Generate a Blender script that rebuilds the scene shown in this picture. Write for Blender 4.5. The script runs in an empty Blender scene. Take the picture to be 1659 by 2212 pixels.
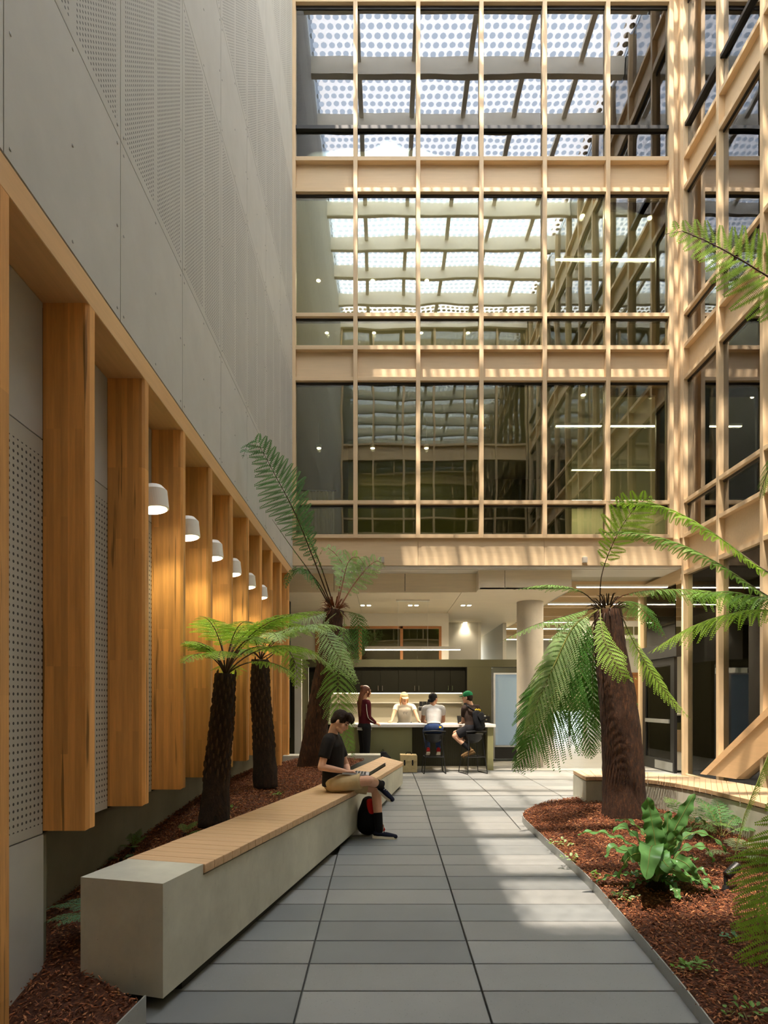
import bpy, bmesh, math, random
import numpy as np
from mathutils import Vector, Matrix, noise
random.seed(7)
R = random.Random(11)
SC = bpy.context.scene
COL = SC.collection
PI = math.pi
# ------------------------------------------------------------------ camera, sky, sun, exposure
F, CX, HY, CZ = 1330.0, 829.5, 1515.0, 1.4235      # focal length (px), principal column, horizon row, eye height
cam_d = bpy.data.cameras.new('camera')
cam = bpy.data.objects.new('camera', cam_d); COL.objects.link(cam)
cam.location = (0, 0, CZ); cam.rotation_euler = (PI / 2, 0, 0)
cam_d.sensor_fit = 'AUTO'; cam_d.sensor_width = 36.0
cam_d.lens = F / 2212 * 36.0
cam_d.shift_y = (HY - 1106.0) / 2212
cam_d.clip_start = 0.05; cam_d.clip_end = 200
SC.camera = cam
world = bpy.data.worlds.new('sky'); SC.world = world; world.use_nodes = True
wb = world.node_tree.nodes['Background']
wb.inputs[0].default_value = (0.80, 0.92, 1.06, 1); wb.inputs[1].default_value = 6.0
sun_d = bpy.data.lights.new('sun', 'SUN'); sun = bpy.data.objects.new('sun', sun_d); COL.objects.link(sun)
sun_d.energy = 27.0; sun_d.angle = 0.012; sun_d.color = (1.0, 0.86, 0.70)
sun.rotation_euler = Vector((0.16, 0.32, -1.0)).to_track_quat('-Z', 'Y').to_euler()
vs = SC.view_settings
vs.view_transform = 'Standard'; vs.look = 'None'; vs.gamma = 1.0; vs.use_curve_mapping = False
vs.exposure = 0.78
SC.cycles.transparent_max_bounces = 16
SC.cycles.sample_clamp_indirect = 8.0
SC.cycles.max_bounces = 9; SC.cycles.diffuse_bounces = 5; SC.cycles.glossy_bounces = 4

# ------------------------------------------------------------------ helpers
def P(x, y, Z):
    return Vector(((x - CX) * Z / F, Z, CZ + (HY - y) * Z / F))
def PZ(x, y, z):                       # pixel on the horizontal plane at height z
    Z = (CZ - z) * F / (y - HY)
    return P(x, y, Z)
def fz(Y):                             # paved ground: ramp up to the level terrace
    return -0.0451 * max(0.0, 9.5 - Y)
def PF(x, y, dz=0.0):                  # pixel on the paved ground
    Z = 2463.0 / (y - 1455.0)
    if Z > 9.5: Z = CZ * F / (y - HY)
    p = P(x, y, Z); p.z = fz(Z) + dz
    return p
def s2l(c):
    return tuple(((v / 255) / 12.92 if v / 255 <= 0.04045 else ((v / 255 + 0.055) / 1.055) ** 2.4) for v in c)

class MB:
    def __init__(s): s.v = []; s.f = []; s.m = []
    def add(s, vs, fs, mi=0):
        o = len(s.v); s.v.extend([tuple(v) for v in vs]); s.f.extend([tuple(i + o for i in f) for f in fs]); s.m.extend([mi] * len(fs))
        return s
    def box(s, a, b, mi=0):
        x0, y0, z0 = a; x1, y1, z1 = b
        if x0 > x1: x0, x1 = x1, x0
        if y0 > y1: y0, y1 = y1, y0
        if z0 > z1: z0, z1 = z1, z0
        return s.add([(x0,y0,z0),(x1,y0,z0),(x1,y1,z0),(x0,y1,z0),(x0,y0,z1),(x1,y0,z1),(x1,y1,z1),(x0,y1,z1)],
                     [(0,3,2,1),(4,5,6,7),(0,1,5,4),(1,2,6,5),(2,3,7,6),(3,0,4,7)], mi)
    def prism(s, poly, z0, z1, mi=0):  # poly: ccw list of (x,y); z0,z1 scalars or lists
        n = len(poly)
        z0 = z0 if hasattr(z0, '__len__') else [z0] * n
        z1 = z1 if hasattr(z1, '__len__') else [z1] * n
        return s.add([(p[0], p[1], z0[i]) for i, p in enumerate(poly)] + [(p[0], p[1], z1[i]) for i, p in enumerate(poly)],
                     [tuple(range(n - 1, -1, -1)), tuple(range(n, 2 * n))] + [(i, (i + 1) % n, n + (i + 1) % n, n + i) for i in range(n)], mi)
    def tube(s, pts, r, n=8, mi=0, cap=True):
        pts = [Vector(p) for p in pts]; k = len(pts)
        r = list(r) if hasattr(r, '__len__') else [r] * k
        t0 = (pts[1] - pts[0]).normalized()
        u = t0.orthogonal().normalized(); o = len(s.v)
        for i, p in enumerate(pts):
            t = (pts[min(i + 1, k - 1)] - pts[max(i - 1, 0)]).normalized()
            u = (u - t * u.dot(t)); u = u.normalized() if u.length > 1e-6 else t.orthogonal().normalized()
            w = t.cross(u)
            for j in range(n):
                a = 2 * PI * j / n
                s.v.append(tuple(p + (u * math.cos(a) + w * math.sin(a)) * r[i]))
        for i in range(k - 1):
            for j in range(n):
                s.f.append((o + i * n + j, o + i * n + (j + 1) % n, o + (i + 1) * n + (j + 1) % n, o + (i + 1) * n + j)); s.m.append(mi)
        if cap:
            s.f.append(tuple(o + j for j in range(n - 1, -1, -1))); s.f.append(tuple(o + (k - 1) * n + j for j in range(n))); s.m += [mi, mi]
        return s
    def lathe(s, c, prof, n=20, mi=0, rot=None):   # prof: (radius, height) from bottom to top
        c = Vector(c); o = len(s.v)
        for (r, h) in prof:
            for j in range(n):
                a = 2 * PI * j / n; q = Vector((r * math.cos(a), r * math.sin(a), h))
                if rot is not None: q = rot @ q
                s.v.append(tuple(c + q))
        k = len(prof)
        for i in range(k - 1):
            for j in range(n):
                s.f.append((o + i*n + j, o + i*n + (j+1) % n, o + (i+1)*n + (j+1) % n, o + (i+1)*n + j)); s.m.append(mi)
        s.f.append(tuple(o + j for j in range(n - 1, -1, -1))); s.f.append(tuple(o + (k-1)*n + j for j in range(n))); s.m += [mi, mi]
        return s
    def mesh(s, name, mats, smooth=False, bevel=0.0):
        me = bpy.data.meshes.new(name); me.from_pydata(s.v, [], s.f)
        for m in (mats if isinstance(mats, (list, tuple)) else [mats]): me.materials.append(M[m] if isinstance(m, str) else m)
        if any(s.m): me.polygons.foreach_set('material_index', s.m)
        if bevel:
            bm = bmesh.new(); bm.from_mesh(me)
            es = [e for e in bm.edges if len(e.link_faces) == 2 and e.calc_face_angle() > 0.6]
            bmesh.ops.bevel(bm, geom=es, offset=bevel, segments=2 if bevel > 0.004 else 1, profile=0.6, affect='EDGES')
            bm.to_mesh(me); bm.free()
        if smooth:
            me.polygons.foreach_set('use_smooth', [True] * len(me.polygons))
            if smooth != 'all':
                try: me.set_sharp_from_angle(angle=0.7)
                except Exception: pass
        me.update(); return me
    def build(s, name, mats, parent=None, smooth=False, bevel=0.0, loc=None):
        return link(name, s.mesh(name, mats, smooth, bevel), parent, loc)
def link(name, me, parent=None, loc=None):
    o = bpy.data.objects.new(name, me); COL.objects.link(o)
    if loc is not None: o.location = loc
    if parent is not None:
        o.parent = parent; o.matrix_parent_inverse = parent_world(parent).inverted() if loc is None else Matrix()
    return o
def parent_world(o):
    m = Matrix.LocRotScale(o.location, o.rotation_euler, o.scale)
    return (parent_world(o.parent) @ o.matrix_parent_inverse @ m) if o.parent else m
def tag(o, label=None, cat=None, group=None, kind=None):
    if label: o['label'] = label
    if cat: o['category'] = cat
    if group: o['group'] = group
    if kind: o['kind'] = kind
    return o
def thing(name, label, cat, loc, group=None):
    o = bpy.data.objects.new(name, None); COL.objects.link(o); o.location = loc; o.empty_display_size = 0.1
    return tag(o, label, cat, group)
def struct(name, loc=(0, 0, 0)):
    o = bpy.data.objects.new(name, None); COL.objects.link(o); o.location = loc; o.empty_display_size = 0.2
    return tag(o, kind='structure')
ORD = ['first','second','third','fourth','fifth','sixth','seventh','eighth','ninth','tenth','eleventh','twelfth']

# ------------------------------------------------------------------ materials
M = {}
def nodes(name):
    m = bpy.data.materials.new(name); m.use_nodes = True; M[name] = m
    nt = m.node_tree; return m, nt, nt.nodes['Principled BSDF'], nt.nodes, nt.links
def ramp(nt, fac, stops):
    r = nt.nodes.new('ShaderNodeValToRGB'); e = r.color_ramp.elements
    while len(e) < len(stops): e.new(0.5)
    for i, (p, c) in enumerate(stops): e[i].position = p; e[i].color = (*c, 1)
    nt.links.new(fac, r.inputs[0]); return r.outputs[0]
def coords(nt, scale=(1, 1, 1), rot=(0, 0, 0), kind='Object', rnd=0.0):
    tc = nt.nodes.new('ShaderNodeTexCoord'); mp = nt.nodes.new('ShaderNodeMapping')
    mp.inputs['Scale'].default_value = scale; mp.inputs['Rotation'].default_value = rot
    src = tc.outputs[kind]
    if rnd:
        oi = nt.nodes.new('ShaderNodeObjectInfo'); ml = nt.nodes.new('ShaderNodeVectorMath'); ml.operation = 'SCALE'
        cb = nt.nodes.new('ShaderNodeCombineXYZ')
        for i in range(3): nt.links.new(oi.outputs['Random'], cb.inputs[i])
        nt.links.new(cb.outputs[0], ml.inputs[0]); ml.inputs['Scale'].default_value = rnd
        ad = nt.nodes.new('ShaderNodeVectorMath'); ad.operation = 'ADD'
        nt.links.new(src, ad.inputs[0]); nt.links.new(ml.outputs[0], ad.inputs[1]); src = ad.outputs[0]
    nt.links.new(src, mp.inputs[0]); return mp.outputs[0]
def tex_noise(nt, vec, scale, detail=4, rough=0.6):
    n = nt.nodes.new('ShaderNodeTexNoise'); n.inputs['Scale'].default_value = scale
    n.inputs['Detail'].default_value = detail; n.inputs['Roughness'].default_value = rough
    nt.links.new(vec, n.inputs['Vector']); return n.outputs['Fac']
def bump(nt, bs, h, strength, dist=0.01):
    b = nt.nodes.new('ShaderNodeBump'); b.inputs['Strength'].default_value = strength; b.inputs['Distance'].default_value = dist
    nt.links.new(h, b.inputs['Height']); nt.links.new(b.outputs[0], bs.inputs['Normal'])
def mixc(nt, fac, a, b, mode='MIX'):
    m = nt.nodes.new('ShaderNodeMix'); m.data_type = 'RGBA'; m.blend_type = mode
    for sock, v in ((m.inputs[0], fac), (m.inputs[6], a), (m.inputs[7], b)):
        if hasattr(v, 'is_output') or isinstance(v, bpy.types.NodeSocket): nt.links.new(v, sock)
        elif isinstance(v, (int, float)): sock.default_value = v
        else: sock.default_value = (*v, 1)
    return m.outputs[2]
def math_n(nt, op, a, b=None, clamp=False):
    m = nt.nodes.new('ShaderNodeMath'); m.operation = op; m.use_clamp = clamp
    for i, v in enumerate((a, b)):
        if v is None: continue
        if isinstance(v, (int, float)): m.inputs[i].default_value = v
        else: nt.links.new(v, m.inputs[i])
    return m.outputs[0]

def simple(name, rgb, rough=0.6, metal=0.0, var=0.0, scale=8, bmp=0.0, spec=0.5, emit=None, es=0, rnd=0.0, coat=0):
    m, nt, bs, N, L = nodes(name); c = s2l(rgb)
    bs.inputs['Roughness'].default_value = rough; bs.inputs['Metallic'].default_value = metal
    bs.inputs['Specular IOR Level'].default_value = spec
    if var or bmp:
        n = tex_noise(nt, coords(nt, rnd=rnd), scale)
        if var:
            L.new(ramp(nt, n, [(0.25, tuple(v * (1 - var) for v in c)), (0.75, tuple(min(1, v * (1 + var)) for v in c))]), bs.inputs['Base Color'])
        else: bs.inputs['Base Color'].default_value = (*c, 1)
        if bmp: bump(nt, bs, n, bmp)
    else: bs.inputs['Base Color'].default_value = (*c, 1)
    if emit:
        bs.inputs['Emission Color'].default_value = (*s2l(emit), 1); bs.inputs['Emission Strength'].default_value = es
    return m

def wood(name, rgb, axis='z', rough=0.5, contrast=0.12, stave=None, knots=0.0, rnd=3.0, plane='x'):
    m, nt, bs, N, L = nodes(name); c = s2l(rgb)
    sc = {'x': (0.6, 9, 9), 'y': (9, 0.6, 9), 'z': (9, 9, 0.6)}[axis]
    v = coords(nt, sc, rnd=rnd)
    g = tex_noise(nt, v, 3.0, 6, 0.65)
    col = ramp(nt, g, [(0.3, tuple(x * (1 - contrast) for x in c)), (0.7, tuple(min(1, x * (1 + contrast)) for x in c))])
    if stave:
        bt = nt.nodes.new('ShaderNodeTexBrick'); bt.inputs['Scale'].default_value = 1.0
        bt.inputs['Brick Width'].default_value = stave[0]; bt.inputs['Row Height'].default_value = stave[1]
        bt.inputs['Mortar Size'].default_value = 0.0; bt.inputs['Bias'].default_value = 0.0
        bt.inputs['Color1'].default_value = (0.0, 0.0, 0.0, 1); bt.inputs['Color2'].default_value = (1, 1, 1, 1)
        bt.offset = 0.37; bt.offset_frequency = 3
        sp = nt.nodes.new('ShaderNodeSeparateXYZ'); L.new(coords(nt, rnd=rnd), sp.inputs[0])
        cb = nt.nodes.new('ShaderNodeCombineXYZ')
        if axis == 'z': a_, b_ = 'Z', plane.upper()
        elif axis == 'x': a_, b_ = 'X', plane.upper()
        else: a_, b_ = 'Y', plane.upper()
        L.new(sp.outputs[a_], cb.inputs[0]); L.new(sp.outputs[b_], cb.inputs[1]); L.new(cb.outputs[0], bt.inputs['Vector'])
        sf = math_n(nt, 'MULTIPLY', bt.outputs['Color'], 1.0)
        col = mixc(nt, sf, mixc(nt, 1.0, col, (stave[2],) * 3, 'MULTIPLY'), mixc(nt, 1.0, col, (1.12, 1.10, 1.06), 'MULTIPLY'))
    if knots:
        kv = coords(nt, {'x': (0.5, 14, 14), 'y': (14, 0.5, 14), 'z': (14, 14, 0.5)}[axis], rnd=rnd * 1.7)
        k = tex_noise(nt, kv, 1.6, 3, 0.5)
        kf = ramp(nt, k, [(0.655, (0, 0, 0)), (0.70, (1, 1, 1))])
        col = mixc(nt, math_n(nt, 'MULTIPLY', kf, knots), col, tuple(x * 0.25 for x in c))
    L.new(col, bs.inputs['Base Color']); bs.inputs['Roughness'].default_value = rough
    bs.inputs['Specular IOR Level'].default_value = 0.35
    bump(nt, bs, g, 0.12, 0.003)
    return m

def concrete(name, rgb, var=0.16, rough=0.75, pits=True):
    m, nt, bs, N, L = nodes(name); c = s2l(rgb)
    v = coords(nt, rnd=4)
    a = tex_noise(nt, v, 1.6, 6, 0.62); b = tex_noise(nt, coords(nt, (1, 1, 0.35)), 5.0, 5, 0.7)
    col = ramp(nt, a, [(0.3, tuple(x * (1 - var) for x in c)), (0.7, tuple(min(1, x * (1 + var)) for x in c))])
    st = ramp(nt, b, [(0.56, (0, 0, 0)), (0.78, (1, 1, 1))])
    col = mixc(nt, math_n(nt, 'MULTIPLY', st, 0.35), col, tuple(x * 0.55 for x in c))
    if pits:
        vo = nt.nodes.new('ShaderNodeTexVoronoi'); vo.inputs['Scale'].default_value = 16; L.new(v, vo.inputs['Vector'])
        pf = ramp(nt, vo.outputs['Distance'], [(0.03, (1, 1, 1)), (0.06, (0, 0, 0))])
        col = mixc(nt, math_n(nt, 'MULTIPLY', pf, 0.5), col, tuple(x * 0.4 for x in c))
    L.new(col, bs.inputs['Base Color']); bs.inputs['Roughness'].default_value = rough
    bump(nt, bs, tex_noise(nt, v, 40, 3), 0.08, 0.004)
    return m

TIM = (212, 186, 148)
wood('timber_x', TIM, 'x', contrast=0.07); wood('timber_y', TIM, 'y', contrast=0.07); wood('timber_z', TIM, 'z', contrast=0.08)
wood('timber_panel', (212, 188, 152), 'x', contrast=0.05, rough=0.42)
wood('timber_beam', (220, 178, 124), 'y', contrast=0.07, rough=0.45)
wood('timber_soffit', (196, 138, 76), 'y', contrast=0.10, rough=0.5)
wood('fin_timber', (222, 164, 94), 'z', contrast=0.16, stave=(1.4, 0.042, 0.80), knots=0.8, plane='x')
wood('deck_timber', (208, 174, 134), 'x', contrast=0.12, rough=0.55, rnd=9)
wood('red_timber', (168, 116, 72), 'x', contrast=0.1)
wood('ply', (232, 220, 196), 'x', contrast=0.06, rough=0.7)
concrete('concrete', (194, 193, 176), 0.2); concrete('concrete_dark', (130, 128, 108)); concrete('concrete_column', (176, 170, 158), 0.1)
simple('panel_plain', (190, 190, 181), 0.7, var=0.06, scale=3, rnd=5)
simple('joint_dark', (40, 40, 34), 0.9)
simple('black_metal', (26, 27, 28), 0.45)
simple('black_frame', (22, 23, 25), 0.4, spec=0.6)
simple('steel_edge', (168, 170, 166), 0.45, metal=0.55, var=0.06, scale=12)
simple('white_paint', (226, 222, 210), 0.7)
simple('white_plaster', (206, 203, 192), 0.8)
simple('lamp_white', (232, 230, 220), 0.5)
simple('roof_beam', (242, 234, 216), 0.6, var=0.05, scale=4)
simple('slab_grey', (182, 178, 160), 0.9)
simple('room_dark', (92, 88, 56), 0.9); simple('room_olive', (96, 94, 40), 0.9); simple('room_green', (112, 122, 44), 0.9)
simple('room_wall', (190, 186, 150), 0.9)
simple('green_joinery', (60, 58, 34), 0.5, var=0.05, scale=3)
simple('green_dark', (20, 19, 10), 0.7, spec=.12)
simple('green_front', (140, 138, 96), 0.55)
simple('counter_white', (238, 236, 230), 0.35)
simple('chrome', (200, 200, 200), 0.2, metal=1.0)
simple('warm_grey_plaster', (190, 184, 166), 0.7)
simple('grout', (92, 91, 86), 0.95)
def emis(name, rgb, s):
    m, nt, bs, N, L = nodes(name); bs.inputs['Base Color'].default_value = (0.9, 0.9, 0.9, 1)
    bs.inputs['Emission Color'].default_value = (*s2l(rgb), 1); bs.inputs['Emission Strength'].default_value = s
emis('lamp_glow', (255, 240, 205), 22.0); emis('lamp_tube', (255, 246, 224), 7.0); emis('spot_glow', (255, 238, 200), 7.0); emis('strip_glow', (255, 232, 180), 3.0)
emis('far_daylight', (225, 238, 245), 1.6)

def glass(name, tint, refl, wav=0.02, ior=1.5):
    m, nt, bs, N, L = nodes(name); N.remove(bs); out = N['Material Output']
    t = N.new('ShaderNodeBsdfTransparent'); t.inputs[0].default_value = (*tint, 1)
    g = N.new('ShaderNodeBsdfGlossy'); g.inputs['Roughness'].default_value = 0.0; g.inputs[0].default_value = (0.97, 0.98, 1.0, 1)
    fr = N.new('ShaderNodeFresnel'); fr.inputs[0].default_value = ior
    fac = math_n(nt, 'ADD', fr.outputs[0], refl, True)
    mx = N.new('ShaderNodeMixShader'); L.new(fac, mx.inputs[0]); L.new(t.outputs[0], mx.inputs[1]); L.new(g.outputs[0], mx.inputs[2])
    if wav:
        n = tex_noise(nt, coords(nt, rnd=20), 0.9, 1, 0.4); b = N.new('ShaderNodeBump'); b.inputs['Strength'].default_value = wav; b.inputs['Distance'].default_value = 0.1
        L.new(n, b.inputs['Height']); L.new(b.outputs[0], g.inputs['Normal'])
    L.new(mx.outputs[0], out.inputs[0])
glass('facade_glass', (0.78, 0.81, 0.68), 0.085, 0.03)
glass('facade_glass_right', (0.74, 0.78, 0.68), 0.22, 0.03)
glass('clear_glass', (0.84, 0.86, 0.82), 0.03, 0.0, 1.22)

def perforated(name, rgb, ax, spacing, r, zones):
    # pierced sheet: dark holes on a grid in (ax, z), left out along the bare margins of each sheet
    m, nt, bs, N, L = nodes(name); c = s2l(rgb)
    tc = N.new('ShaderNodeTexCoord'); sp = N.new('ShaderNodeSeparateXYZ'); L.new(tc.outputs['Object'], sp.inputs[0])
    def cell(o):
        f = math_n(nt, 'FRACT', math_n(nt, 'DIVIDE', o, spacing)); return math_n(nt, 'SUBTRACT', f, 0.5)
    u, w = cell(sp.outputs[ax]), cell(sp.outputs['Z'])
    d = math_n(nt, 'SQRT', math_n(nt, 'ADD', math_n(nt, 'MULTIPLY', u, u), math_n(nt, 'MULTIPLY', w, w)))
    hole = math_n(nt, 'LESS_THAN', d, r / spacing)
    mask = None
    for (axis, lo, hi) in zones:
        s_ = math_n(nt, 'MULTIPLY', math_n(nt, 'GREATER_THAN', sp.outputs[axis], lo), math_n(nt, 'LESS_THAN', sp.outputs[axis], hi))
        if axis == ax: mask = s_ if mask is None else math_n(nt, 'ADD', mask, s_)
        else: zm = s_
    hole = math_n(nt, 'MULTIPLY', math_n(nt, 'MULTIPLY', hole, mask), zm)
    n = tex_noise(nt, coords(nt, rnd=5), 3)
    base = ramp(nt, n, [(0.25, tuple(v * 0.95 for v in c)), (0.75, tuple(min(1, v * 1.05) for v in c))])
    L.new(mixc(nt, hole, base, tuple(v * 0.12 for v in c)), bs.inputs['Base Color'])
    bs.inputs['Roughness'].default_value = 0.7
    return m
# ------------------------------------------------------------------ dimensions taken from the photograph
D = 11.77                    # back facade plane
XL, XP = -1.743, -2.01       # front of the fins / upper wall, recessed panel plane
XR = 5.75                    # right facade plane
ZT = 17.4                    # top of the court
def zf(y): return CZ + (HY - y) * D / F        # height of a photo row on the back facade
def xf(x): return (x - CX) * D / F

# ------------------------------------------------------------------ ground
floor = struct('floor')
mb = MB()
ys = [-1.2, 2, 4, 6, 8, 9.5, 12.6, 30]
for a, b in zip(ys[:-1], ys[1:]):
    mb.add([(-3.2, a, fz(a) - .03), (12.5, a, fz(a) - .03), (12.5, b, fz(b) - .03), (-3.2, b, fz(b) - .03)], [(0, 1, 2, 3)])
mb.build('paving_bed', 'grout', floor)
# stone pavers: two finishes, each its own piece
def paver_mat(name, rgb, speck):
    m, nt, bs, N, L = nodes(name); c = s2l(rgb)
    a = tex_noise(nt, coords(nt, rnd=7), 1.3, 5, 0.6)
    oi = N.new('ShaderNodeObjectInfo')
    col = ramp(nt, a, [(0.3, tuple(x * 0.93 for x in c)), (0.7, tuple(x * 1.07 for x in c))])
    col = mixc(nt, oi.outputs['Random'], mixc(nt, 1.0, col, (0.9, 0.9, 0.9), 'MULTIPLY'), mixc(nt, 1.0, col, (1.07, 1.07, 1.07), 'MULTIPLY'))
    vo = N.new('ShaderNodeTexVoronoi'); vo.inputs['Scale'].default_value = 55; L.new(coords(nt, rnd=7), vo.inputs['Vector'])
    pf = ramp(nt, vo.outputs['Distance'], [(0.10, (1, 1, 1)), (0.22, (0, 0, 0))])
    sg = mixc(nt, vo.outputs['Color'], tuple(x * 0.45 for x in c), tuple(min(1, x * 1.35) for x in c))
    L.new(mixc(nt, math_n(nt, 'MULTIPLY', pf, speck), col, sg), bs.inputs['Base Color'])
    bs.inputs['Roughness'].default_value = 0.62; bs.inputs['Specular IOR Level'].default_value = 0.4
    bump(nt, bs, tex_noise(nt, coords(nt), 60, 3), 0.06, 0.004)
paver_mat('paver_smooth', (120, 123, 122), 0.15); paver_mat('paver_grain', (133, 134, 131), 0.75)
PW, PD, G = 1.05, 0.338, 0.006
pm = []
for mt in ('paver_smooth', 'paver_grain'):
    b = MB().box((-PW / 2 + G, -PD / 2 + G, -0.04), (PW / 2 - G, PD / 2 - G, 0.0)); pm.append(b.mesh('paver', mt, bevel=0.003))
pm2 = []
for mt in ('paver_smooth', 'paver_grain'):
    b = MB().box((-.725 + G, -PD / 2 + G, -0.04), (.725 - G, PD / 2 - G, 0.0)); pm2.append(b.mesh('paver', mt, bevel=0.003))
row_tone = {}
for n in range(-4, 28):
    y0 = 3.595 + n * PD; yc = y0 + PD / 2
    if yc > 12.68: continue
    tone = 1 if ((n // 2) % 3 != 1) == (n % 11 != 5) else 0
    for k in range(-1, 6):
        xa = -0.478 + k * PW; xc = xa + PW / 2
        if yc < 7.2 and xc > 2.3: continue                       # under the garden bed
        if yc < 9.0 and xc > 3.2: continue
        if xc < -0.6 and yc > 6.4: continue                      # under the long bench
        if xc > 5.5: continue
        t = tone if R.random() > 0.12 else 1 - tone
        if yc < 7.2 and k == 2: continue
        if yc < 7.2 and k == 1:                                   # long edge pavers running up to the steel edging
            o = link('paver', pm2[t], floor, (0.572 + 0.725, yc, fz(yc))); o.rotation_euler.x = math.atan(0.0451); continue
        o = link('paver', pm[t], floor, (xc, yc, fz(yc) + 0.0))
        if yc < 9.5: o.rotation_euler.x = math.atan(0.0451)
m, nt, bs, N, L = nodes('hall_floor')
bt = N.new('ShaderNodeTexBrick'); bt.inputs['Scale'].default_value = 1; bt.inputs['Brick Width'].default_value = PW; bt.inputs['Row Height'].default_value = PD
bt.inputs['Mortar Size'].default_value = 0.004; bt.offset = 0.0
for i, c in (('Color1', (150, 149, 144)), ('Color2', (162, 160, 152)), ('Mortar', (100, 99, 94))): bt.inputs[i].default_value = (*s2l(c), 1)
L.new(coords(nt), bt.inputs['Vector']); L.new(bt.outputs['Color'], bs.inputs['Base Color']); bs.inputs['Roughness'].default_value = 0.32
MB().add([(-3.2, 12.66, 0.001), (12.5, 12.66, 0.001), (12.5, 30, 0.001), (-3.2, 30, 0.001)], [(0, 1, 2, 3)]).build('hall_paving', 'hall_floor', floor)

# ------------------------------------------------------------------ left wall
wall_left = struct('wall_left')
wall_left_upper = struct('wall_left_upper')
ZS, ZB = CZ + 2.348, CZ + 2.513           # beam soffit and beam top
MB().box((-3.2, -1.3, ZS + 0.02), (XL - 0.035, 11.9, ZT)).build('wall_core', 'joint_dark', wall_left_upper)
MB().box((-3.2, -1.3, CZ - .79), (XP - 0.035, 13.5, ZS + 0.02)).build('wall_core', 'joint_dark', wall_left)
MB().box((-3.0, -1.3, -0.9), (-2.30, 13.4, CZ - 0.79)).build('concrete_plinth', 'concrete_dark', wall_left)
MB().box((-2.30, -1.3, -0.9), (XP - .02, 3.70, CZ - 0.80)).build('plinth_return', 'concrete_dark', wall_left)
rows = [(ZB, 5.134, 0), (5.134, 7.51, 1), (7.51, 8.71, 0), (8.71, 11.06, 1), (11.06, 12.29, 0), (12.29, 14.7, 1), (14.7, 15.9, 0), (15.9, ZT, 1)]
joints = [4.073 + 1.252 * k for k in range(-5, 7)] + [11.74]
perforated('panel_pierced', (188, 188, 179), 'Y', 0.033, 0.0075, [('Y', 0.06, 0.60), ('Y', 0.66, 1.20), ('Z', 0.07, 2.30)])
perforated('panel_pierced_low', (184, 182, 168), 'Y', 0.040, 0.0085, [('Y', 0.07, 0.80), ('Z', 0.06, 2.22)])
gm = {}
def panel(ya, yb, za, zb, mt, x):
    key = (round(yb - ya, 3), round(zb - za, 3), mt)
    if key not in gm:
        g = 0.004; gm[key] = MB().box((-0.018, g, g), (0, yb - ya - g, zb - za - g)).mesh('cladding_panel', mt)
    return link('cladding_panel', gm[key], wall_left if x == XP else wall_left_upper, (x, ya, za))
for (za, zb, pf) in rows:
    for ya, yb in zip(joints[:-1], joints[1:]):
        panel(ya, yb, za, zb, 'panel_pierced' if pf else 'panel_plain', XL)
# screws near the panel corners
sm = MB()
for (za, zb, pf) in rows[:4]:
    for ya, yb in zip(joints[:-1], joints[1:]):
        for yy in (ya + .05, (ya + yb) / 2, yb - .05):
            for zz in (za + .06, (za + zb) / 2, zb - .06):
                if pf and abs(yy - (ya + yb) / 2) < .01 and abs(zz - (za + zb) / 2) > .2: continue
                sm.lathe((XL, yy, zz), [(0.009, -0.001), (0.009, 0.002), (0.005, 0.004)], 6, rot=Matrix.Rotation(PI / 2, 3, 'Y'))
tag(sm.build('panel_screws', 'steel_edge', wall_left_upper), kind='stuff')
# recessed bays between the fins
F0, FS = 3.628, 0.848
for n in range(-4, 10):
    ya, yb = F0 + n * FS + 0.10, F0 + (n + 1) * FS
    zlow = CZ - 0.78
    panel(ya, yb, zlow, CZ + 1.54, 'panel_pierced_low', XP); panel(ya, yb, CZ + 1.54, ZS, 'panel_plain', XP)
    if n <= -1: panel(ya - 0.1, yb + 0.01, CZ - 1.75, zlow, 'panel_plain', XP)
MB().box((XP - 0.03, -1.2, ZS), (XL + 0.0, D, ZB - 0.006)).build('fin_beam', 'timber_beam', wall_left_upper, bevel=0.004)
# timber fins, each its own board
def fin_mesh(zb):
    t, c = 0.10, 0.018
    b = MB().prism([(XP - XL, 0), (-c, 0), (0, c), (0, t - c), (-c, t), (XP - XL, t)], [zb, zb, zb + .012, zb + .012, zb, zb], ZS)
    return b.mesh('timber_fin', 'fin_timber')
fshort, flong = fin_mesh(CZ - 0.763), fin_mesh(-0.75)
ffar = fin_mesh(0.12)
for n in range(-2, 10):
    long_ = n < 0 or n >= 7
    o = link('timber_fin', flong if n < 0 else (ffar if n >= 7 else fshort), None, (XL, F0 + n * FS, 0))
    if n == -1: lab = 'long timber fin cut by the left photo edge, reaching down to the mulch'
    elif n < -1: lab = 'long timber fin on the left wall behind the viewpoint'
    elif n < 7: lab = '%s short hanging timber fin of the left wall, counted from the photo edge' % ORD[n]
    else: lab = '%s timber fin from the glass facade, standing by the concrete upstand' % {9: 'nearest', 8: 'second', 7: 'third'}[n]
    tag(o, lab, 'timber fin', 'vertical timber fins along the left wall')

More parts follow.
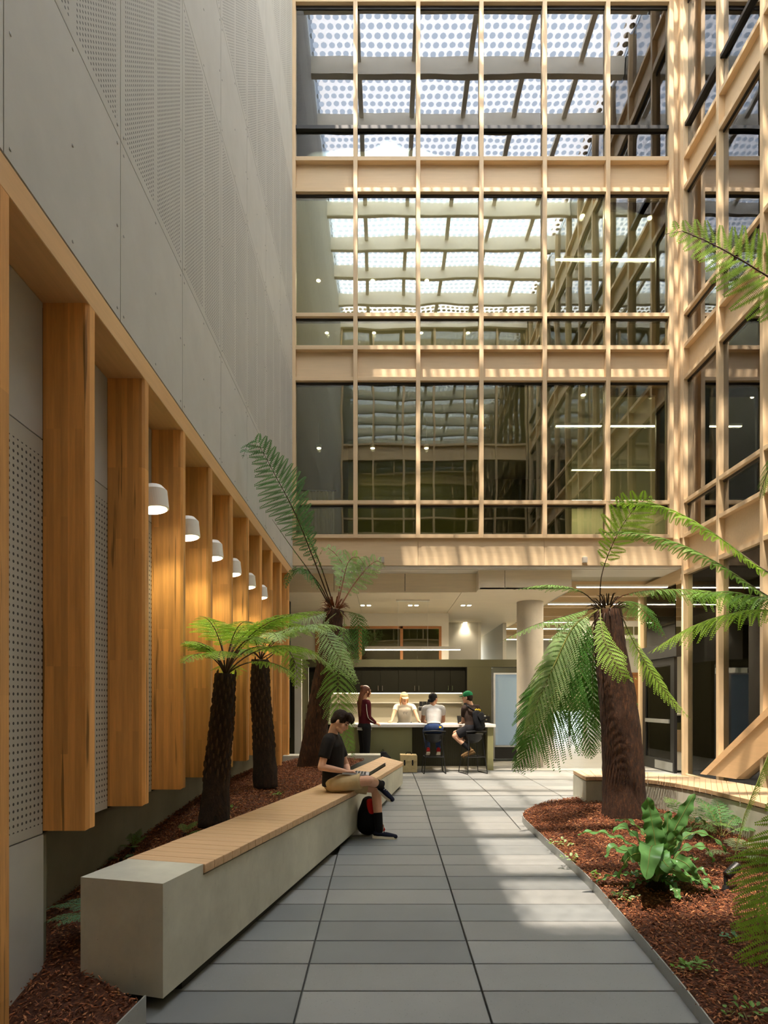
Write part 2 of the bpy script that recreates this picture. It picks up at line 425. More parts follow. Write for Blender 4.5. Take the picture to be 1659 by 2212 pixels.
# ------------------------------------------------------------------ glazed facades
def facade(parent, cols, rowspec, place, glassmat, open_cols=(), depth=0.14):
    """cols: mullion centres along the facade; rowspec: (kind, z0, z1); place(u, d, z) -> world, d = distance in front of the glass plane"""
    def bx(name, u0, u1, d0, d1, z0, z1, mt):
        a, b = place(u0, d0, z0), place(u1, d1, z1)
        return MB().box(a, b).build(name, mt, parent, bevel=0.003 if name != 'glass_pane' else 0)
    zmin, zmax = min(r[1] for r in rowspec), max(r[2] for r in rowspec)
    along = 'timber_x' if abs(place(1, 0, 0)[0] - place(0, 0, 0)[0]) > .5 else 'timber_y'
    for u in cols: bx('mullion', u - .040, u + .040, -.10, .075, zmin, zmax, 'timber_z')
    for kind, z0, z1 in rowspec:
        for i, (u0, u1) in enumerate(zip(cols[:-1], cols[1:])):
            a, b = u0 + .04, u1 - .04
            if kind == 'glass':
                bx('glass_pane', a, b, -.03, -.012, z0, z1, glassmat)
            elif kind == 'panel': bx('spandrel_panel', a, b, -.16, -.035, z0, z1, 'timber_panel')
            elif kind == 'transom': bx('transom', a, b, -.10, .068, z0, z1, along)
            elif kind == 'shade': bx('shade_strip', a, b, -.10, .0, z0, z1, 'black_frame')
            elif kind == 'rail': bx('handrail', a, b, -.02, .05, z0, z1, 'black_metal')
Y = zf
spec = [('transom', Y(12), Y(-4)), ('shade', Y(20), Y(12)), ('glass', Y(344), Y(20)), ('rail', Y(283), Y(275)),
        ('transom', Y(353), Y(344)), ('panel', Y(411), Y(353)), ('transom', Y(420), Y(411)), ('shade', Y(425), Y(420)),
        ('glass', Y(680), Y(425)), ('transom', Y(688), Y(680)), ('shade', Y(692), Y(688)), ('glass', Y(750), Y(692)), ('transom', Y(759), Y(750)),
        ('panel', Y(818), Y(759)), ('transom', Y(826), Y(818)), ('shade', Y(831), Y(826)), ('glass', Y(1083), Y(831)), ('transom', Y(1091), Y(1083)),
        ('shade', Y(1095), Y(1091)), ('glass', Y(1156), Y(1095)), ('transom', Y(1164), Y(1156))]
top_spec = [('panel', Y(-4), Y(-60)), ('transom', Y(-60), Y(-70)), ('glass', Y(-70), ZT - .4), ('transom', ZT - .4, ZT)]
top_spec = [('panel', Y(-4), Y(-66)), ('transom', Y(-66), Y(-75)), ('glass', Y(-75), ZT - .3), ('transom', ZT - .3, ZT)]
wall_back = struct('wall_back')
cols = [xf(x) for x in (635, 768, 903, 1039, 1175, 1311)]
cols6 = [xf(1311), xf(1447)]
pl_back = lambda u, d, z: (u, D - d, z)
facade(wall_back, cols + [xf(1447)], spec + top_spec, pl_back, 'facade_glass')
MB().box((xf(1447) + .04, D + .035, Y(1164)), (xf(1466), D + .16, ZT)).build('spandrel_panel', 'timber_panel', wall_back)
MB().box((xf(1466), D - .075, Y(1164)), (xf(1478), D + .10, ZT)).build('corner_post', 'timber_z', wall_back, bevel=.003)
MB().box((xf(1478), D - .02, Y(1164)), (XR + .1, D + .12, ZT)).build('corner_post', 'timber_z', wall_back)
# base fascia below the lowest sill, and the dark operable sashes of the last bay
for i, (a, b) in enumerate(zip((632, 903, 1175), (903, 1175, 1472))):
    MB().box((xf(a) + .002, D - .02, Y(1222)), (xf(b) - .002, D + .1, Y(1164))).build('fascia_panel', 'timber_panel', wall_back, bevel=0.002)
MB().box((xf(632), D, Y(1222)), (xf(1480), D + .28, Y(1224) - .02)).build('fascia_soffit', 'white_plaster', wall_back)
for za, zb in ((Y(680), Y(428)), (Y(1083), Y(833))):
    a, b = xf(1316), xf(1441)
    for q in (MB().box((a, D + .10, zb - .14), (b, D + .16, zb)), MB().box((b - .16, D + .10, za), (b, D + .16, zb - .14)), MB().box((a, D + .10, za), (a + .03, D + .16, zb - .14))):
        q.build('sash_frame', 'black_frame', wall_back)
    MB().box((a, D + .02, zb + .0), (b, D + .20, zb + .04)).build('sash_head', 'timber_x', wall_back)
for px in (825, 1261):
    MB().box((xf(px - 5), D - .09, Y(1217)), (xf(px + 5), D - .02, Y(1205))).build('fascia_lamp', 'concrete_column', wall_back, bevel=0.004)

wall_right = struct('wall_right')
colsR = [D - .06 - 1.225 * k for k in range(0, 11)]
pl_right = lambda u, d, z: (XR - d, u, z)
specR = [r for r in spec if r[0] != 'rail'] + [('rail', Y(283), Y(275))]
facade(wall_right, colsR[::-1], specR + top_spec, pl_right, 'facade_glass_right')
for ya, yb in zip(colsR[1:], colsR[:-1]):
    MB().box((XR + .035, ya + .04, Y(1235)), (XR + .15, yb - .04, Y(1164))).build('spandrel_panel', 'timber_panel', wall_right, bevel=0.002)
    MB().box((XR - .07, ya + .04, Y(1243)), (XR + .10, yb - .04, Y(1235))).build('transom', 'timber_y', wall_right)
    MB().box((XR + .012, ya + .04, 0.05), (XR + .03, yb - .04, Y(1243))).build('glass_pane', 'clear_glass', wall_right)
    MB().box((XR - .04, ya + .04, fz(ya) - .02), (XR + .08, yb - .04, 0.05)).build('sill', 'timber_y', wall_right)
for u in colsR: MB().box((XR - .075, u - .04, fz(u) - .02), (XR + .10, u + .04, Y(1164))).build('mullion', 'timber_z', wall_right, bevel=0.003)

# ------------------------------------------------------------------ opposite facade behind the viewpoint (seen in reflections)
wall_front = struct('wall_front')
YF = -1.25
colsF = [XL + 0.05 + 1.24 * k for k in range(0, 7)]
pl_front = lambda u, d, z: (u, YF + d, z)
facade(wall_front, colsF, [r for r in spec if r[0] in ('panel', 'transom', 'glass')] + top_spec, pl_front, 'facade_glass')
MB().box((XL - .3, YF - .2, -0.7), (XR + .3, YF, Y(1164))).build('wall_base', 'timber_panel', wall_front)

# ------------------------------------------------------------------ rooms behind the glass: slabs, ceilings, back walls
rooms = struct('ceiling')
slabs = [(Y(411) + .05, Y(353) - .05), (Y(818) + .05, Y(759) - .05), (Y(1222) + .02, Y(1164) - .05)]
for z0, z1 in slabs:
    MB().box((-3.0, D + .17, z0), (11.5, 19, z1)).build('floor_slab', 'slab_grey', rooms)
    MB().box((XR + .17, -1.3, z0), (11.5, D + .16, z1)).build('floor_slab', 'slab_grey', rooms)
    MB().box((XL - .3, -6, z0), (XR + .3, YF - .17, z1)).build('floor_slab', 'slab_grey', rooms)
for z0, z1 in ((ZT - .05, ZT + .15),):
    MB().box((-3.0, D + .02, z0), (11.5, 19, z1)).build('roof_slab', 'slab_grey', rooms)
    MB().box((XR + .02, -1.3, z0), (11.5, D + .02, z1)).build('roof_slab', 'slab_grey', rooms)
    MB().box((XL - .3, -6, z0), (XR + .3, YF - .02, z1)).build('roof_slab', 'slab_grey', rooms)
    MB().box((-3.2, -1.3, z0), (XL, D + .02, z1)).build('roof_slab', 'slab_grey', rooms)
wall_far = struct('wall_far')
MB().box((-3.0, 18.9, Y(1222)), (11.5, 19.1, ZT)).build('office_wall', 'room_wall', wall_far)
MB().box((11.4, -1.3, -0.6), (11.6, 30, ZT)).build('office_wall', 'room_wall', wall_far)
MB().box((-3.05, D + .2, Y(1222)), (-2.95, 19, ZT)).build('office_wall', 'room_wall', wall_far)
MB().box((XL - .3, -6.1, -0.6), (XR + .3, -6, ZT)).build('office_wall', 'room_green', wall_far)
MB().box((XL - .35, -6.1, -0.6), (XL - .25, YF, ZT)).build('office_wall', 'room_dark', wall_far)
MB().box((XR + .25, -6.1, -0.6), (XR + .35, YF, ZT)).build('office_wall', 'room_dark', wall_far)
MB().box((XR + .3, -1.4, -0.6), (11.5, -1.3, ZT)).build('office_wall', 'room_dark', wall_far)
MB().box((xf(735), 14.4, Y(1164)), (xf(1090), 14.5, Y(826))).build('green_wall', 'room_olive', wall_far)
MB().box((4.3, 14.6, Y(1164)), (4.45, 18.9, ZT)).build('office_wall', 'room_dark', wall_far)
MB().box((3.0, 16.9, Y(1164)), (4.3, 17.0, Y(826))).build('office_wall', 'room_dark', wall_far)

# ------------------------------------------------------------------ skylight over the court
roof = struct('trim_1')
RB = CZ + 15.0
m, nt, bs, N, L = nodes('pierced_sheet'); N.remove(bs)
t_ = N.new('ShaderNodeBsdfTranslucent'); t_.inputs[0].default_value = (0.41, 0.43, 0.47, 1)
d_ = N.new('ShaderNodeBsdfDiffuse'); d_.inputs[0].default_value = (0.85, 0.86, 0.88, 1)
mx = N.new('ShaderNodeMixShader'); mx.inputs[0].default_value = 0.2; L.new(t_.outputs[0], mx.inputs[1]); L.new(d_.outputs[0], mx.inputs[2]); L.new(mx.outputs[0], N['Material Output'].inputs[0])
m, nt, bs, N, L = nodes('dimming_disc'); N.remove(bs); q_ = N.new('ShaderNodeBsdfTransparent'); q_.inputs[0].default_value = (0.42, 0.42, 0.43, 1); L.new(q_.outputs[0], N['Material Output'].inputs[0])  # tinted discs added in the sheet holes to dim sky and sun patches
def pierced(w, h, s=0.20, r=0.073):
    b = MB(); nx, ny = int(round(w / s)), int(round(h / s)); sx, sy = w / nx, h / ny
    for j in range(ny):
        off = 0.5 * (j % 2)
        for i in range(nx):
            cx, cy = (i + .5 - (off * .5 if False else 0)) * sx, (j + .5) * sy
            cx += (off - .25) * sx * 0.5
            x0, x1, y0, y1 = i * sx, (i + 1) * sx, j * sy, (j + 1) * sy
            out = [(x1, (y0+y1)/2), (x1, y1), ((x0+x1)/2, y1), (x0, y1), (x0, (y0+y1)/2), (x0, y0), ((x0+x1)/2, y0), (x1, y0)]
            inn = [(cx + r * math.cos(a * PI / 4), cy + r * math.sin(a * PI / 4)) for a in range(8)]
            b.add([(x, y, 0) for x, y in out] + [(x, y, 0) for x, y in inn], [(k, (k+1) % 8, 8 + (k+1) % 8, 8 + k) for k in range(8)])
            b.f.append(tuple(len(b.v) - 8 + k for k in range(8))); b.m.append(1)
    return b.mesh('pierced_sheet', ['pierced_sheet', 'dimming_disc'])
bys = [D - (0.16 + 1.42 * k) for k in range(0, 9)]
pxs = [XL + 0.02, -0.6, 0.73, 2.06, 3.39, 4.72, XR]
sheets = {}
for y in bys + [YF + .1]:
    MB().box((XL, y - .07, RB), (XR, y + .07, RB + .42)).build('roof_beam', 'roof_beam', roof)
for x in pxs[1:-1]:
    MB().box((x - .06, YF, RB + .30), (x + .06, D, RB + .42)).build('purlin', 'roof_beam', roof)
for ya, yb in zip(bys[1:] + [YF + .1], bys[:-1] + [bys[-1]]):
    for xa, xb in zip(pxs[:-1], pxs[1:]):
        key = (round(xb - xa, 2), round(yb - ya, 2))
        if key not in sheets: sheets[key] = pierced(xb - xa, yb - ya)
        link('pierced_sheet', sheets[key], roof, (xa, ya, RB + .44))
# ------------------------------------------------------------------ open hall under the back building
ZC = 3.60                                     # hall ceiling
hall = struct('ceiling_hall')
def bxo(name, a, b, mt, parent, bevel=0.0): return MB().box(a, b).build(name, mt, parent, bevel=bevel)
edges = [-2.6, -0.55, 1.55, 3.64]
for a, b in zip(edges[:-1], edges[1:]):
    bxo('ceiling_board', (a + .006, 12.30, ZC), (b - .006, 21.5, ZC + .03), 'ply', hall)
xs = [-2.6, -1.0, 0.42, 1.86]
for a, b in zip(xs[:-1], xs[1:]):
    bxo('bulkhead_board', (a + .006, 12.28, ZC), (b - .006, 12.32, 3.97), 'ply', hall)
for a, b in ((1.88, 2.34), (2.352, 3.64)):
    bxo('bulkhead_board', (a, 11.95, ZC), (b, 12.0, 3.97), 'ply', hall)
bxo('ceiling_board', (1.86, 11.95, ZC - .001), (3.64, 12.30, ZC + .03), 'ply', hall)
bxo('bulkhead_return', (1.84, 11.95, ZC), (1.88, 12.30, 3.97), 'ply', hall)
bxo('ceiling_void', (-3, 11.88, 3.97), (XR + .2, 12.6, 4.0), 'white_plaster', hall)
bxo('bulkhead_side', (3.62, 12.0, ZC), (3.66, 21.5, 4.0), 'warm_grey_plaster', hall)
# higher timber ceiling on the right: beams and light lines
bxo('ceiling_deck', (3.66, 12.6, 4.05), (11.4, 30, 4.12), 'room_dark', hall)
for k in range(7):
    y = 13.4 + k * 1.6
    bxo('ceiling_beam', (3.66, y, 3.72), (11.4, y + .16, 4.05), 'timber_x', hall)
# far and side walls of the hall
wall_hall = struct('wall_hall')
bxo('end_wall', (-3, 25, 0), (6.9, 25.2, 4.05), 'warm_grey_plaster', wall_hall)
bxo('end_wall', (8.1, 25, 0), (11.4, 25.2, 4.05), 'warm_grey_plaster', wall_hall)
bxo('end_wall', (6.9, 25, 1.05), (8.1, 25.2, 4.05), 'room_wall', wall_hall)
bxo('daylight_sheet', (-3, 29.8, 0), (11.4, 30, 4.05), 'far_daylight', wall_hall)  # glowing sheet standing in for daylight beyond the end opening
bxo('door_post', (7.5, 25, 0), (7.58, 25.1, 1.05), 'black_frame', wall_hall)
bxo('left_wall', (-3.05, 12, -.1), (-2.95, 25, 4.0), 'warm_grey_plaster', wall_hall)
bxo('nib_wall', (1.62, 17.0, 2.43), (2.6, 17.1, ZC), 'white_plaster', wall_hall)
bxo('nib_wall', (2.60, 17.0, 2.43), (2.68, 21.0, ZC), 'white_paint', wall_hall)
bxo('side_wall', (3.30, 15.3, 0), (3.40, 25, 2.43), 'room_dark', wall_hall); bxo('side_wall', (3.30, 17.1, 2.43), (3.40, 25, ZC), 'white_plaster', wall_hall)  # dark lower part added to block the bright end wall's reflection in the door glass
# internal window wall above the joinery
bxo('window_wall', (-2.6, 15.22, 3.28), (1.60, 15.4, ZC), 'white_paint', wall_hall)
bxo('window_wall', (1.42, 15.22, 2.43), (1.60, 15.4, 3.28), 'white_paint', wall_hall)
bxo('window_wall', (-2.6, 15.22, 2.43), (-1.70, 15.4, 3.28), 'white_paint', wall_hall)
win = struct('window_1', (0, 15.25, 2.43))
for a, b in ((-1.70, -1.60), (-.62, -.55), (.40, .47), (1.36, 1.42)): bxo('frame_post', (a, 15.20, 2.43), (b, 15.32, 3.28), 'red_timber', win)
bxo('frame_head', (-1.60, 15.20, 3.22), (1.36, 15.32, 3.28), 'red_timber', win)
for a, b in ((-1.60, -.62), (-.55, .40), (.47, 1.36)): bxo('glass_pane', (a, 15.25, 2.43), (b, 15.265, 3.22), 'facade_glass', win)
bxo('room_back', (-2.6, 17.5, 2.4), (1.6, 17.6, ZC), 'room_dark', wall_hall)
# ------------------------------------------------------------------ kitchen joinery
def cab(name, label, a, b, mt, loc):
    t = thing(name, label, 'cabinet', loc); return t
t = thing('wall_cabinets', 'dark green overhead cabinets above the lit splashback', 'cabinet', (-0.1, 15.2, 1.63))
bxo('cabinet_body', (-1.40, 14.88, 1.63), (1.96, 15.2, 2.24), 'green_dark', t)
for i, (a, b) in enumerate(zip([-1.40, -.97, -.53, -.09, .35, .79, 1.22, 1.60], [-.97, -.53, -.09, .35, .79, 1.22, 1.60, 1.96])):
    d = bxo('cabinet_door', (a + .004, 14.86, 1.63), (b - .004, 14.88, 2.235), 'green_dark', t)
    hx = b - .05 if i % 2 == 0 else a + .05
    bxo('door_handle', (hx - .006, 14.835, 1.68), (hx + .006, 14.86, 1.80), 'chrome', d)
bxo('light_strip', (-1.40, 14.96, 1.612), (1.90, 15.0, 1.63), 'strip_glow', t)
t = thing('joinery_header', 'dark olive fascia running above the kitchen cabinets', 'fascia', (0, 14.8, 2.24))
bxo('fascia_board', (-1.95, 14.80, 2.25), (3.35, 15.2, 2.43), 'green_joinery', t)
t = thing('splashback', 'pale stone splashback with a thin shelf behind the kitchen island', 'splashback', (0, 15.2, .95))
bxo('stone_slab', (-1.40, 15.12, .90), (1.96, 15.2, 1.63), 'warm_grey_plaster', t)
bxo('shelf', (-1.40, 14.95, 1.38), (1.90, 15.12, 1.40), 'white_paint', t)
t = thing('back_counter', 'low green kitchen counter along the rear wall', 'cabinet', (0, 15.0, 0))
bxo('counter_body', (-1.40, 14.55, 0.0), (1.96, 15.12, .88), 'green_dark', t); bxo('worktop', (-1.40, 14.52, .88), (1.96, 15.12, .92), 'warm_grey_plaster', t)
t = thing('pantry_cabinet', 'tall dark green cabinet between splashback and fridge', 'cabinet', (2.25, 14.8, 0))
bxo('cabinet_body', (1.97, 14.62, 0), (2.55, 15.2, 2.24), 'green_dark', t)
d = bxo('cabinet_door', (1.975, 14.60, .08), (2.545, 14.62, 2.235), 'green_joinery', t); bxo('door_handle', (2.47, 14.575, .96), (2.485, 14.60, 1.12), 'chrome', d)
t = thing('tall_cabinet', 'tall green cabinets with round pulls behind the fern trunks', 'cabinet', (-1.9, 14.2, 0))
bxo('cabinet_body', (-2.4, 13.55, 0), (-1.84, 14.86, 2.38), 'green_joinery', t)
for i, (a, b) in enumerate(((13.56, 14.2), (14.21, 14.85))):
    d = bxo('cabinet_door', (-1.84, a, .06), (-1.82, b, 2.36), 'green_joinery', t)
    yh = b - .06 if i == 0 else a + .06
    bxo('door_handle', (-1.82, yh - .008, .95), (-1.785, yh + .008, 1.15), 'chrome', d)
t = thing('kitchen_end_panel', 'pale grey end post beside the tall green cabinets', 'panel', (-1.85, 13.5, 0))
bxo('post', (-1.95, 13.42, 0), (-1.80, 13.54, 2.40), 'white_plaster', t)
t = thing('green_wall_panel', 'dark green return panels behind the leaning fern trunk', 'panel', (-1.6, 15.0, 0))
for a, b in ((-1.82, -1.62), (-1.615, -1.405)): bxo('panel', (a, 14.88, 0), (b, 15.2, 2.24), 'green_dark', t)
# fridge
t = thing('display_fridge', 'tall glass door fridge with cool white interior beside the concrete column', 'fridge', (2.95, 14.8, 0))
simple('fridge_grey', (170, 172, 172), 0.4)
emis('fridge_tube', (214, 232, 248), 2.0); emis('fridge_light', (178, 196, 214), .45)
bxo('body', (2.60, 14.75, .06), (3.34, 15.25, 2.1), 'fridge_grey', t) if False else None
bxo('body', (2.60, 15.2, .06), (3.34, 15.25, 2.1), 'fridge_grey', t)
bxo('side_panel', (2.60, 14.62, .06), (2.63, 15.2, 2.1), 'fridge_grey', t); bxo('side_panel', (3.31, 14.62, .06), (3.34, 15.2, 2.1), 'fridge_grey', t)
bxo('top_panel', (2.63, 14.62, 2.07), (3.31, 15.2, 2.1), 'fridge_grey', t); bxo('base_grille', (2.63, 14.62, .06), (3.31, 15.2, .36), 'black_frame', t)
d = bxo('door_glass', (2.64, 14.60, .38), (3.30, 14.615, 2.06), 'clear_glass', t)
for a, b in (((2.60, 14.59, .34), (2.64, 14.62, 2.1)), ((3.30, 14.59, .34), (3.34, 14.62, 2.1)), ((2.64, 14.59, 2.06), (3.30, 14.62, 2.1)), ((2.64, 14.59, .34), (3.30, 14.62, .38))): bxo('door_frame', a, b, 'fridge_grey', d)
bxo('inner_light', (3.28, 14.66, .42), (3.29, 14.67, 2.02), 'fridge_tube', t)
simple('frosted_pane', (168, 180, 194), .5, emit=(172, 188, 206), es=.32); bxo('frosted_panel', (2.64, 14.70, .38), (3.30, 14.71, 2.06), 'frosted_pane', t)  # emission in the pane stands for light from inside the fridge
bxo('liner', (2.63, 15.17, .36), (3.31, 15.2, 2.07), 'fridge_light', t)
# island counter
t = thing('kitchen_island', 'long kitchen island with white top and ribbed olive green front', 'counter', (0.8, 13.1, 0))
bxo('worktop', (-.95, 12.66, .89), (2.30, 13.62, .95), 'counter_white', t, 0.006)
bxo('front_panel', (-.93, 12.72, .06), (.58, 13.55, .89), 'green_front', t)
ribm = MB().box((-.010, -.014, 0), (.010, 0, .82)).mesh('rib', 'green_front')
for i in range(46): link('rib', ribm, t, (-.91 + i * .0325 - t.location.x, 12.72 - t.location.y, .07))
bxo('knee_panel', (.58, 12.98, .06), (2.14, 13.55, .89), 'green_joinery', t)
ribm2 = MB().box((-.008, -.010, 0), (.008, 0, .82)).mesh('rib', 'green_joinery')
for i in range(40): link('rib', ribm2, t, (.61 + i * .039 - t.location.x, 12.98 - t.location.y, .07))
bxo('end_panel', (2.14, 12.72, 0), (2.26, 13.55, .89), 'green_front', t)
bxo('kick_strip', (.58, 12.94, 0.0), (2.14, 13.5, .06), 'warm_grey_plaster', t); bxo('kick_strip', (-.93, 12.76, 0.0), (.58, 13.5, .06), 'green_dark', t)
# tap, coffee machine, tablet, small appliance
t = thing('kitchen_tap', 'tall brushed steel gooseneck tap standing on the island behind the woman in maroon', 'tap', P(800, 1563, 13.4))
q = t.location
tp = [Vector((q.x, 13.4, .95)), Vector((q.x, 13.4, 1.28))] + [Vector((q.x - .05 + .05 * math.cos(a), 13.4, 1.28 + .06 * math.sin(a))) for a in (0.5, 1.0, 1.57, 2.1, 2.6, 3.14)] + [Vector((q.x - .10, 13.4, 1.20))]
t.location = (q.x, 13.4, .95)
MB().tube(tp, .013, 10).build('spout', 'chrome', t, smooth=True); MB().lathe((q.x, 13.4, .95), [(.026, 0), (.026, .02), (.016, .05)], 14).build('tap_base', 'chrome', t, smooth=True)
bxo('lever', (q.x + .012, 13.39, 1.02), (q.x + .07, 13.41, 1.035), 'chrome', t)
t = thing('coffee_machine', 'steel coffee machine with dark grinder hopper on the rear counter', 'coffee machine', (.86, 14.75, .92))
X = P(918, 1500, 14.75).x
t.location.x = X
bxo('machine_body', (X - .17, 14.60, .92), (X + .19, 14.98, 1.30), 'chrome', t, .01); bxo('drip_tray', (X - .15, 14.54, .92), (X + .15, 14.62, .98), 'black_metal', t)
bxo('control_panel', (X - .16, 14.585, 1.2), (X + .18, 14.60, 1.29), 'black_frame', t)
for dx in (-.09, 0.0, .09): MB().lathe((X + dx, 14.78, 1.30), [(.038, 0), (.042, .06), (.042, .12)], 12).build('cup', 'black_metal', t, smooth=True)
MB().tube([(X - .06, 14.56, 1.12), (X - .06, 14.50, 1.12)], .014, 8).build('portafilter', 'black_metal', t)
t = thing('tablet', 'dark tablet propped on its stand on the island worktop', 'tablet', P(1000, 1563, 13.0))
q = t.location; t.location = (q.x, 13.0, .95)
mb = MB().box((-.115, -.004, 0), (.115, .004, .17)); o = mb.build('screen', 'black_frame', t, loc=(0, 0, .004)); o.rotation_euler = (-.3, 0, .25)
o = MB().box((-.11, -.003, 0), (.11, .003, .15)).build('cover', 'joint_dark', t, loc=(0.02, .075, .002)); o.rotation_euler = (.3, 0, .25)
t = thing('small_grinder', 'small black appliance at the right end of the rear kitchen shelf', 'appliance', P(1047, 1550, 14.4)); q = t.location
t.location = (q.x, 14.4, .0)
bxo('pedestal', (q.x - .12, 14.28, 0), (q.x + .12, 14.52, .92), 'green_dark', t); bxo('appliance_box', (q.x - .11, 14.3, .92), (q.x + .11, 14.5, 1.08), 'black_metal', t, .008); MB().lathe((q.x + .02, 14.29, 1.0), [(.02, 0), (.02, .012)], 10, rot=Matrix.Rotation(PI / 2, 3, 'X')).build('dial', 'chrome', t)
# concrete column
mb = MB().lathe((3.2, 13.5, 0), [(.285, 0), (.285, ZC + .01)], 40)
tag(mb.build('column_trim', 'concrete_column', None, smooth=True), kind='structure').name = 'trim_2'
# lamps of the hall
def lamp_light(parent, loc, e, size=.05, spot=None, rgb=(255, 236, 205), d=(0, 0, -1), rect=None):
    l = bpy.data.lights.new('lamp_light', 'SPOT' if spot else 'AREA'); l.energy = e; l.color = s2l(rgb)
    if rect: l.shape = 'RECTANGLE'; l.size, l.size_y = rect
    elif spot: l.spot_size = spot; l.spot_blend = .7; l.shadow_soft_size = size
    else: l.size = size
    o = bpy.data.objects.new('lamp_light', l); COL.objects.link(o); o.rotation_euler = Vector(d).to_track_quat('-Z', 'Y').to_euler()
    o.parent = parent; o.matrix_parent_inverse = parent_world(parent).inverted(); o.location = loc; return o
t = thing('pendant_lamp', 'slim white linear pendant hung over the kitchen island', 'lamp', (.62, 13.2, ZC))
xa, xb = P(788, 1400, 13.2).x, P(995, 1400, 13.2).x
bxo('lamp_housing', (xa, 13.17, 2.535), (xb, 13.23, 2.60), 'lamp_white', t); bxo('diffuser', (xa + .01, 13.172, 2.52), (xb - .01, 13.228, 2.535), 'lamp_tube', t)
for px in (860, 924): x = P(px, 1400, 13.2).x; MB().tube([(x, 13.2, 2.6), (x, 13.2, ZC)], .003, 5).build('cable', 'lamp_white', t)
bxo('ceiling_mount', (P(856, 0, 13.2).x, 13.15, ZC - .03), (P(928, 0, 13.2).x, 13.25, ZC), 'lamp_white', t)
lamp_light(t, ((xa + xb) / 2, 13.2, 2.517), 22, rect=(xb - xa - .03, .04))
dl = [(790, 'left'), (893, 'middle'), (1007, 'right')]
for px, w in dl:
    p = P(px, 1307, 13.9); t = thing('twin_downlight', '%s twin downlight in the plywood ceiling above the kitchen island' % w, 'lamp', (p.x, 13.9, ZC), 'twin downlights over the kitchen')
    for dx in (-.07, .07):
        bxo('trim_ring', (p.x + dx - .058, 13.83, ZC - .012), (p.x + dx + .058, 13.97, ZC), 'lamp_white', t); bxo('lens', (p.x + dx - .04, 13.85, ZC - .014), (p.x + dx + .04, 13.95, ZC - .012), 'lamp_glow', t)
    lamp_light(t, (p.x, 13.9, ZC - .05), 105, .08, 2.4)
for (px, py), w in (((1005, 1344), 'nearer'), ((981, 1366), 'farther')):
    Z = (ZC - CZ) * F / (HY - py); p = P(px, py, Z); t = thing('single_downlight', '%s single downlight in the ceiling behind the kitchen' % w, 'lamp', (p.x, Z, ZC), 'single downlights behind the kitchen')
    MB().lathe((p.x, Z, ZC - .012), [(.07, 0), (.07, .012)], 14).build('trim_ring', 'lamp_white', t); MB().lathe((p.x, Z, ZC - .016), [(.05, 0), (.05, .004)], 14).build('lens', 'lamp_glow', t)
    lamp_light(t, (p.x, Z, ZC - .05), 18, .08, 1.9)
for i, py in enumerate((1266, 1303, 1343, 1357, 1380)):
    Z = (3.70 - CZ) * F / (HY - py); t = thing('linear_lamp', '%s light line under the timber ceiling beyond the column, counted from the court' % ORD[i], 'lamp', (6, Z, 3.7), 'light lines in the hall ceiling')
    xb = 5.6 if i < 2 else 8.0
    bxo('lamp_housing', (3.8, Z - .03, 3.68), (xb, Z + .03, 3.72), 'lamp_white', t); bxo('diffuser', (3.81, Z - .025, 3.67), (xb - .01, Z + .025, 3.68), 'lamp_tube', t); lamp_light(t, ((3.8 + xb) / 2, Z, 3.664), 60, rect=(xb - 3.84, .04))
# things seen deep in the hall
t = thing('reception_desk', 'low reception desk with chequered panels beyond the big fern trunk', 'desk', (7.9, 17.5, 0))
bxo('desk_body', (7.0, 17.4, 0), (9.2, 18.2, .62), 'timber_panel', t); bxo('desk_top', (6.95, 17.35, 1.02), (9.25, 18.25, 1.06), 'white_plaster', t)
for i in range(6):
    for j in range(2): bxo('chequer_panel', (7.0 + i * .36, 17.4, .62 + j * .2), (7.0 + (i + 1) * .36 - .004, 17.5, .62 + (j + 1) * .2 - .004), ['room_dark', 'white_plaster', 'joint_dark'][(i + 2 * j) % 3], t)
t = thing('timber_door', 'orange timber door frame glimpsed past the fern trunk', 'door', (8.7, 20.9, 0))
bxo('frame', (8.35, 20.9, 0), (8.43, 20.95, 2.4), 'red_timber', t); bxo('frame', (9.2, 20.9, 0), (9.28, 20.95, 2.4), 'red_timber', t); bxo('leaf', (8.43, 20.92, 0), (8.85, 20.95, 2.32), 'red_timber', t); bxo('glass_strip', (8.86, 20.92, 0), (9.2, 20.95, 2.32), 'white_paint', t); bxo('head', (8.35, 20.9, 2.32), (9.28, 20.95, 2.4), 'red_timber', t)
bxo('cross_wall', (8.3, 20.95, 0), (11.4, 21.05, 4.0), 'white_plaster', wall_hall); bxo('cross_wall', (8.2, 20.95, 0), (8.3, 24.9, 4.0), 'white_plaster', wall_hall)
bxo('vent_duct', (5.0, 15.5, 3.0), (9.0, 15.9, 3.45), 'white_plaster', wall_hall)
for i in range(8): bxo('vent_grille', (5.1 + i * .3, 15.47, 3.1), (5.1 + i * .3 + .26, 15.5, 3.3), 'room_dark', wall_hall)
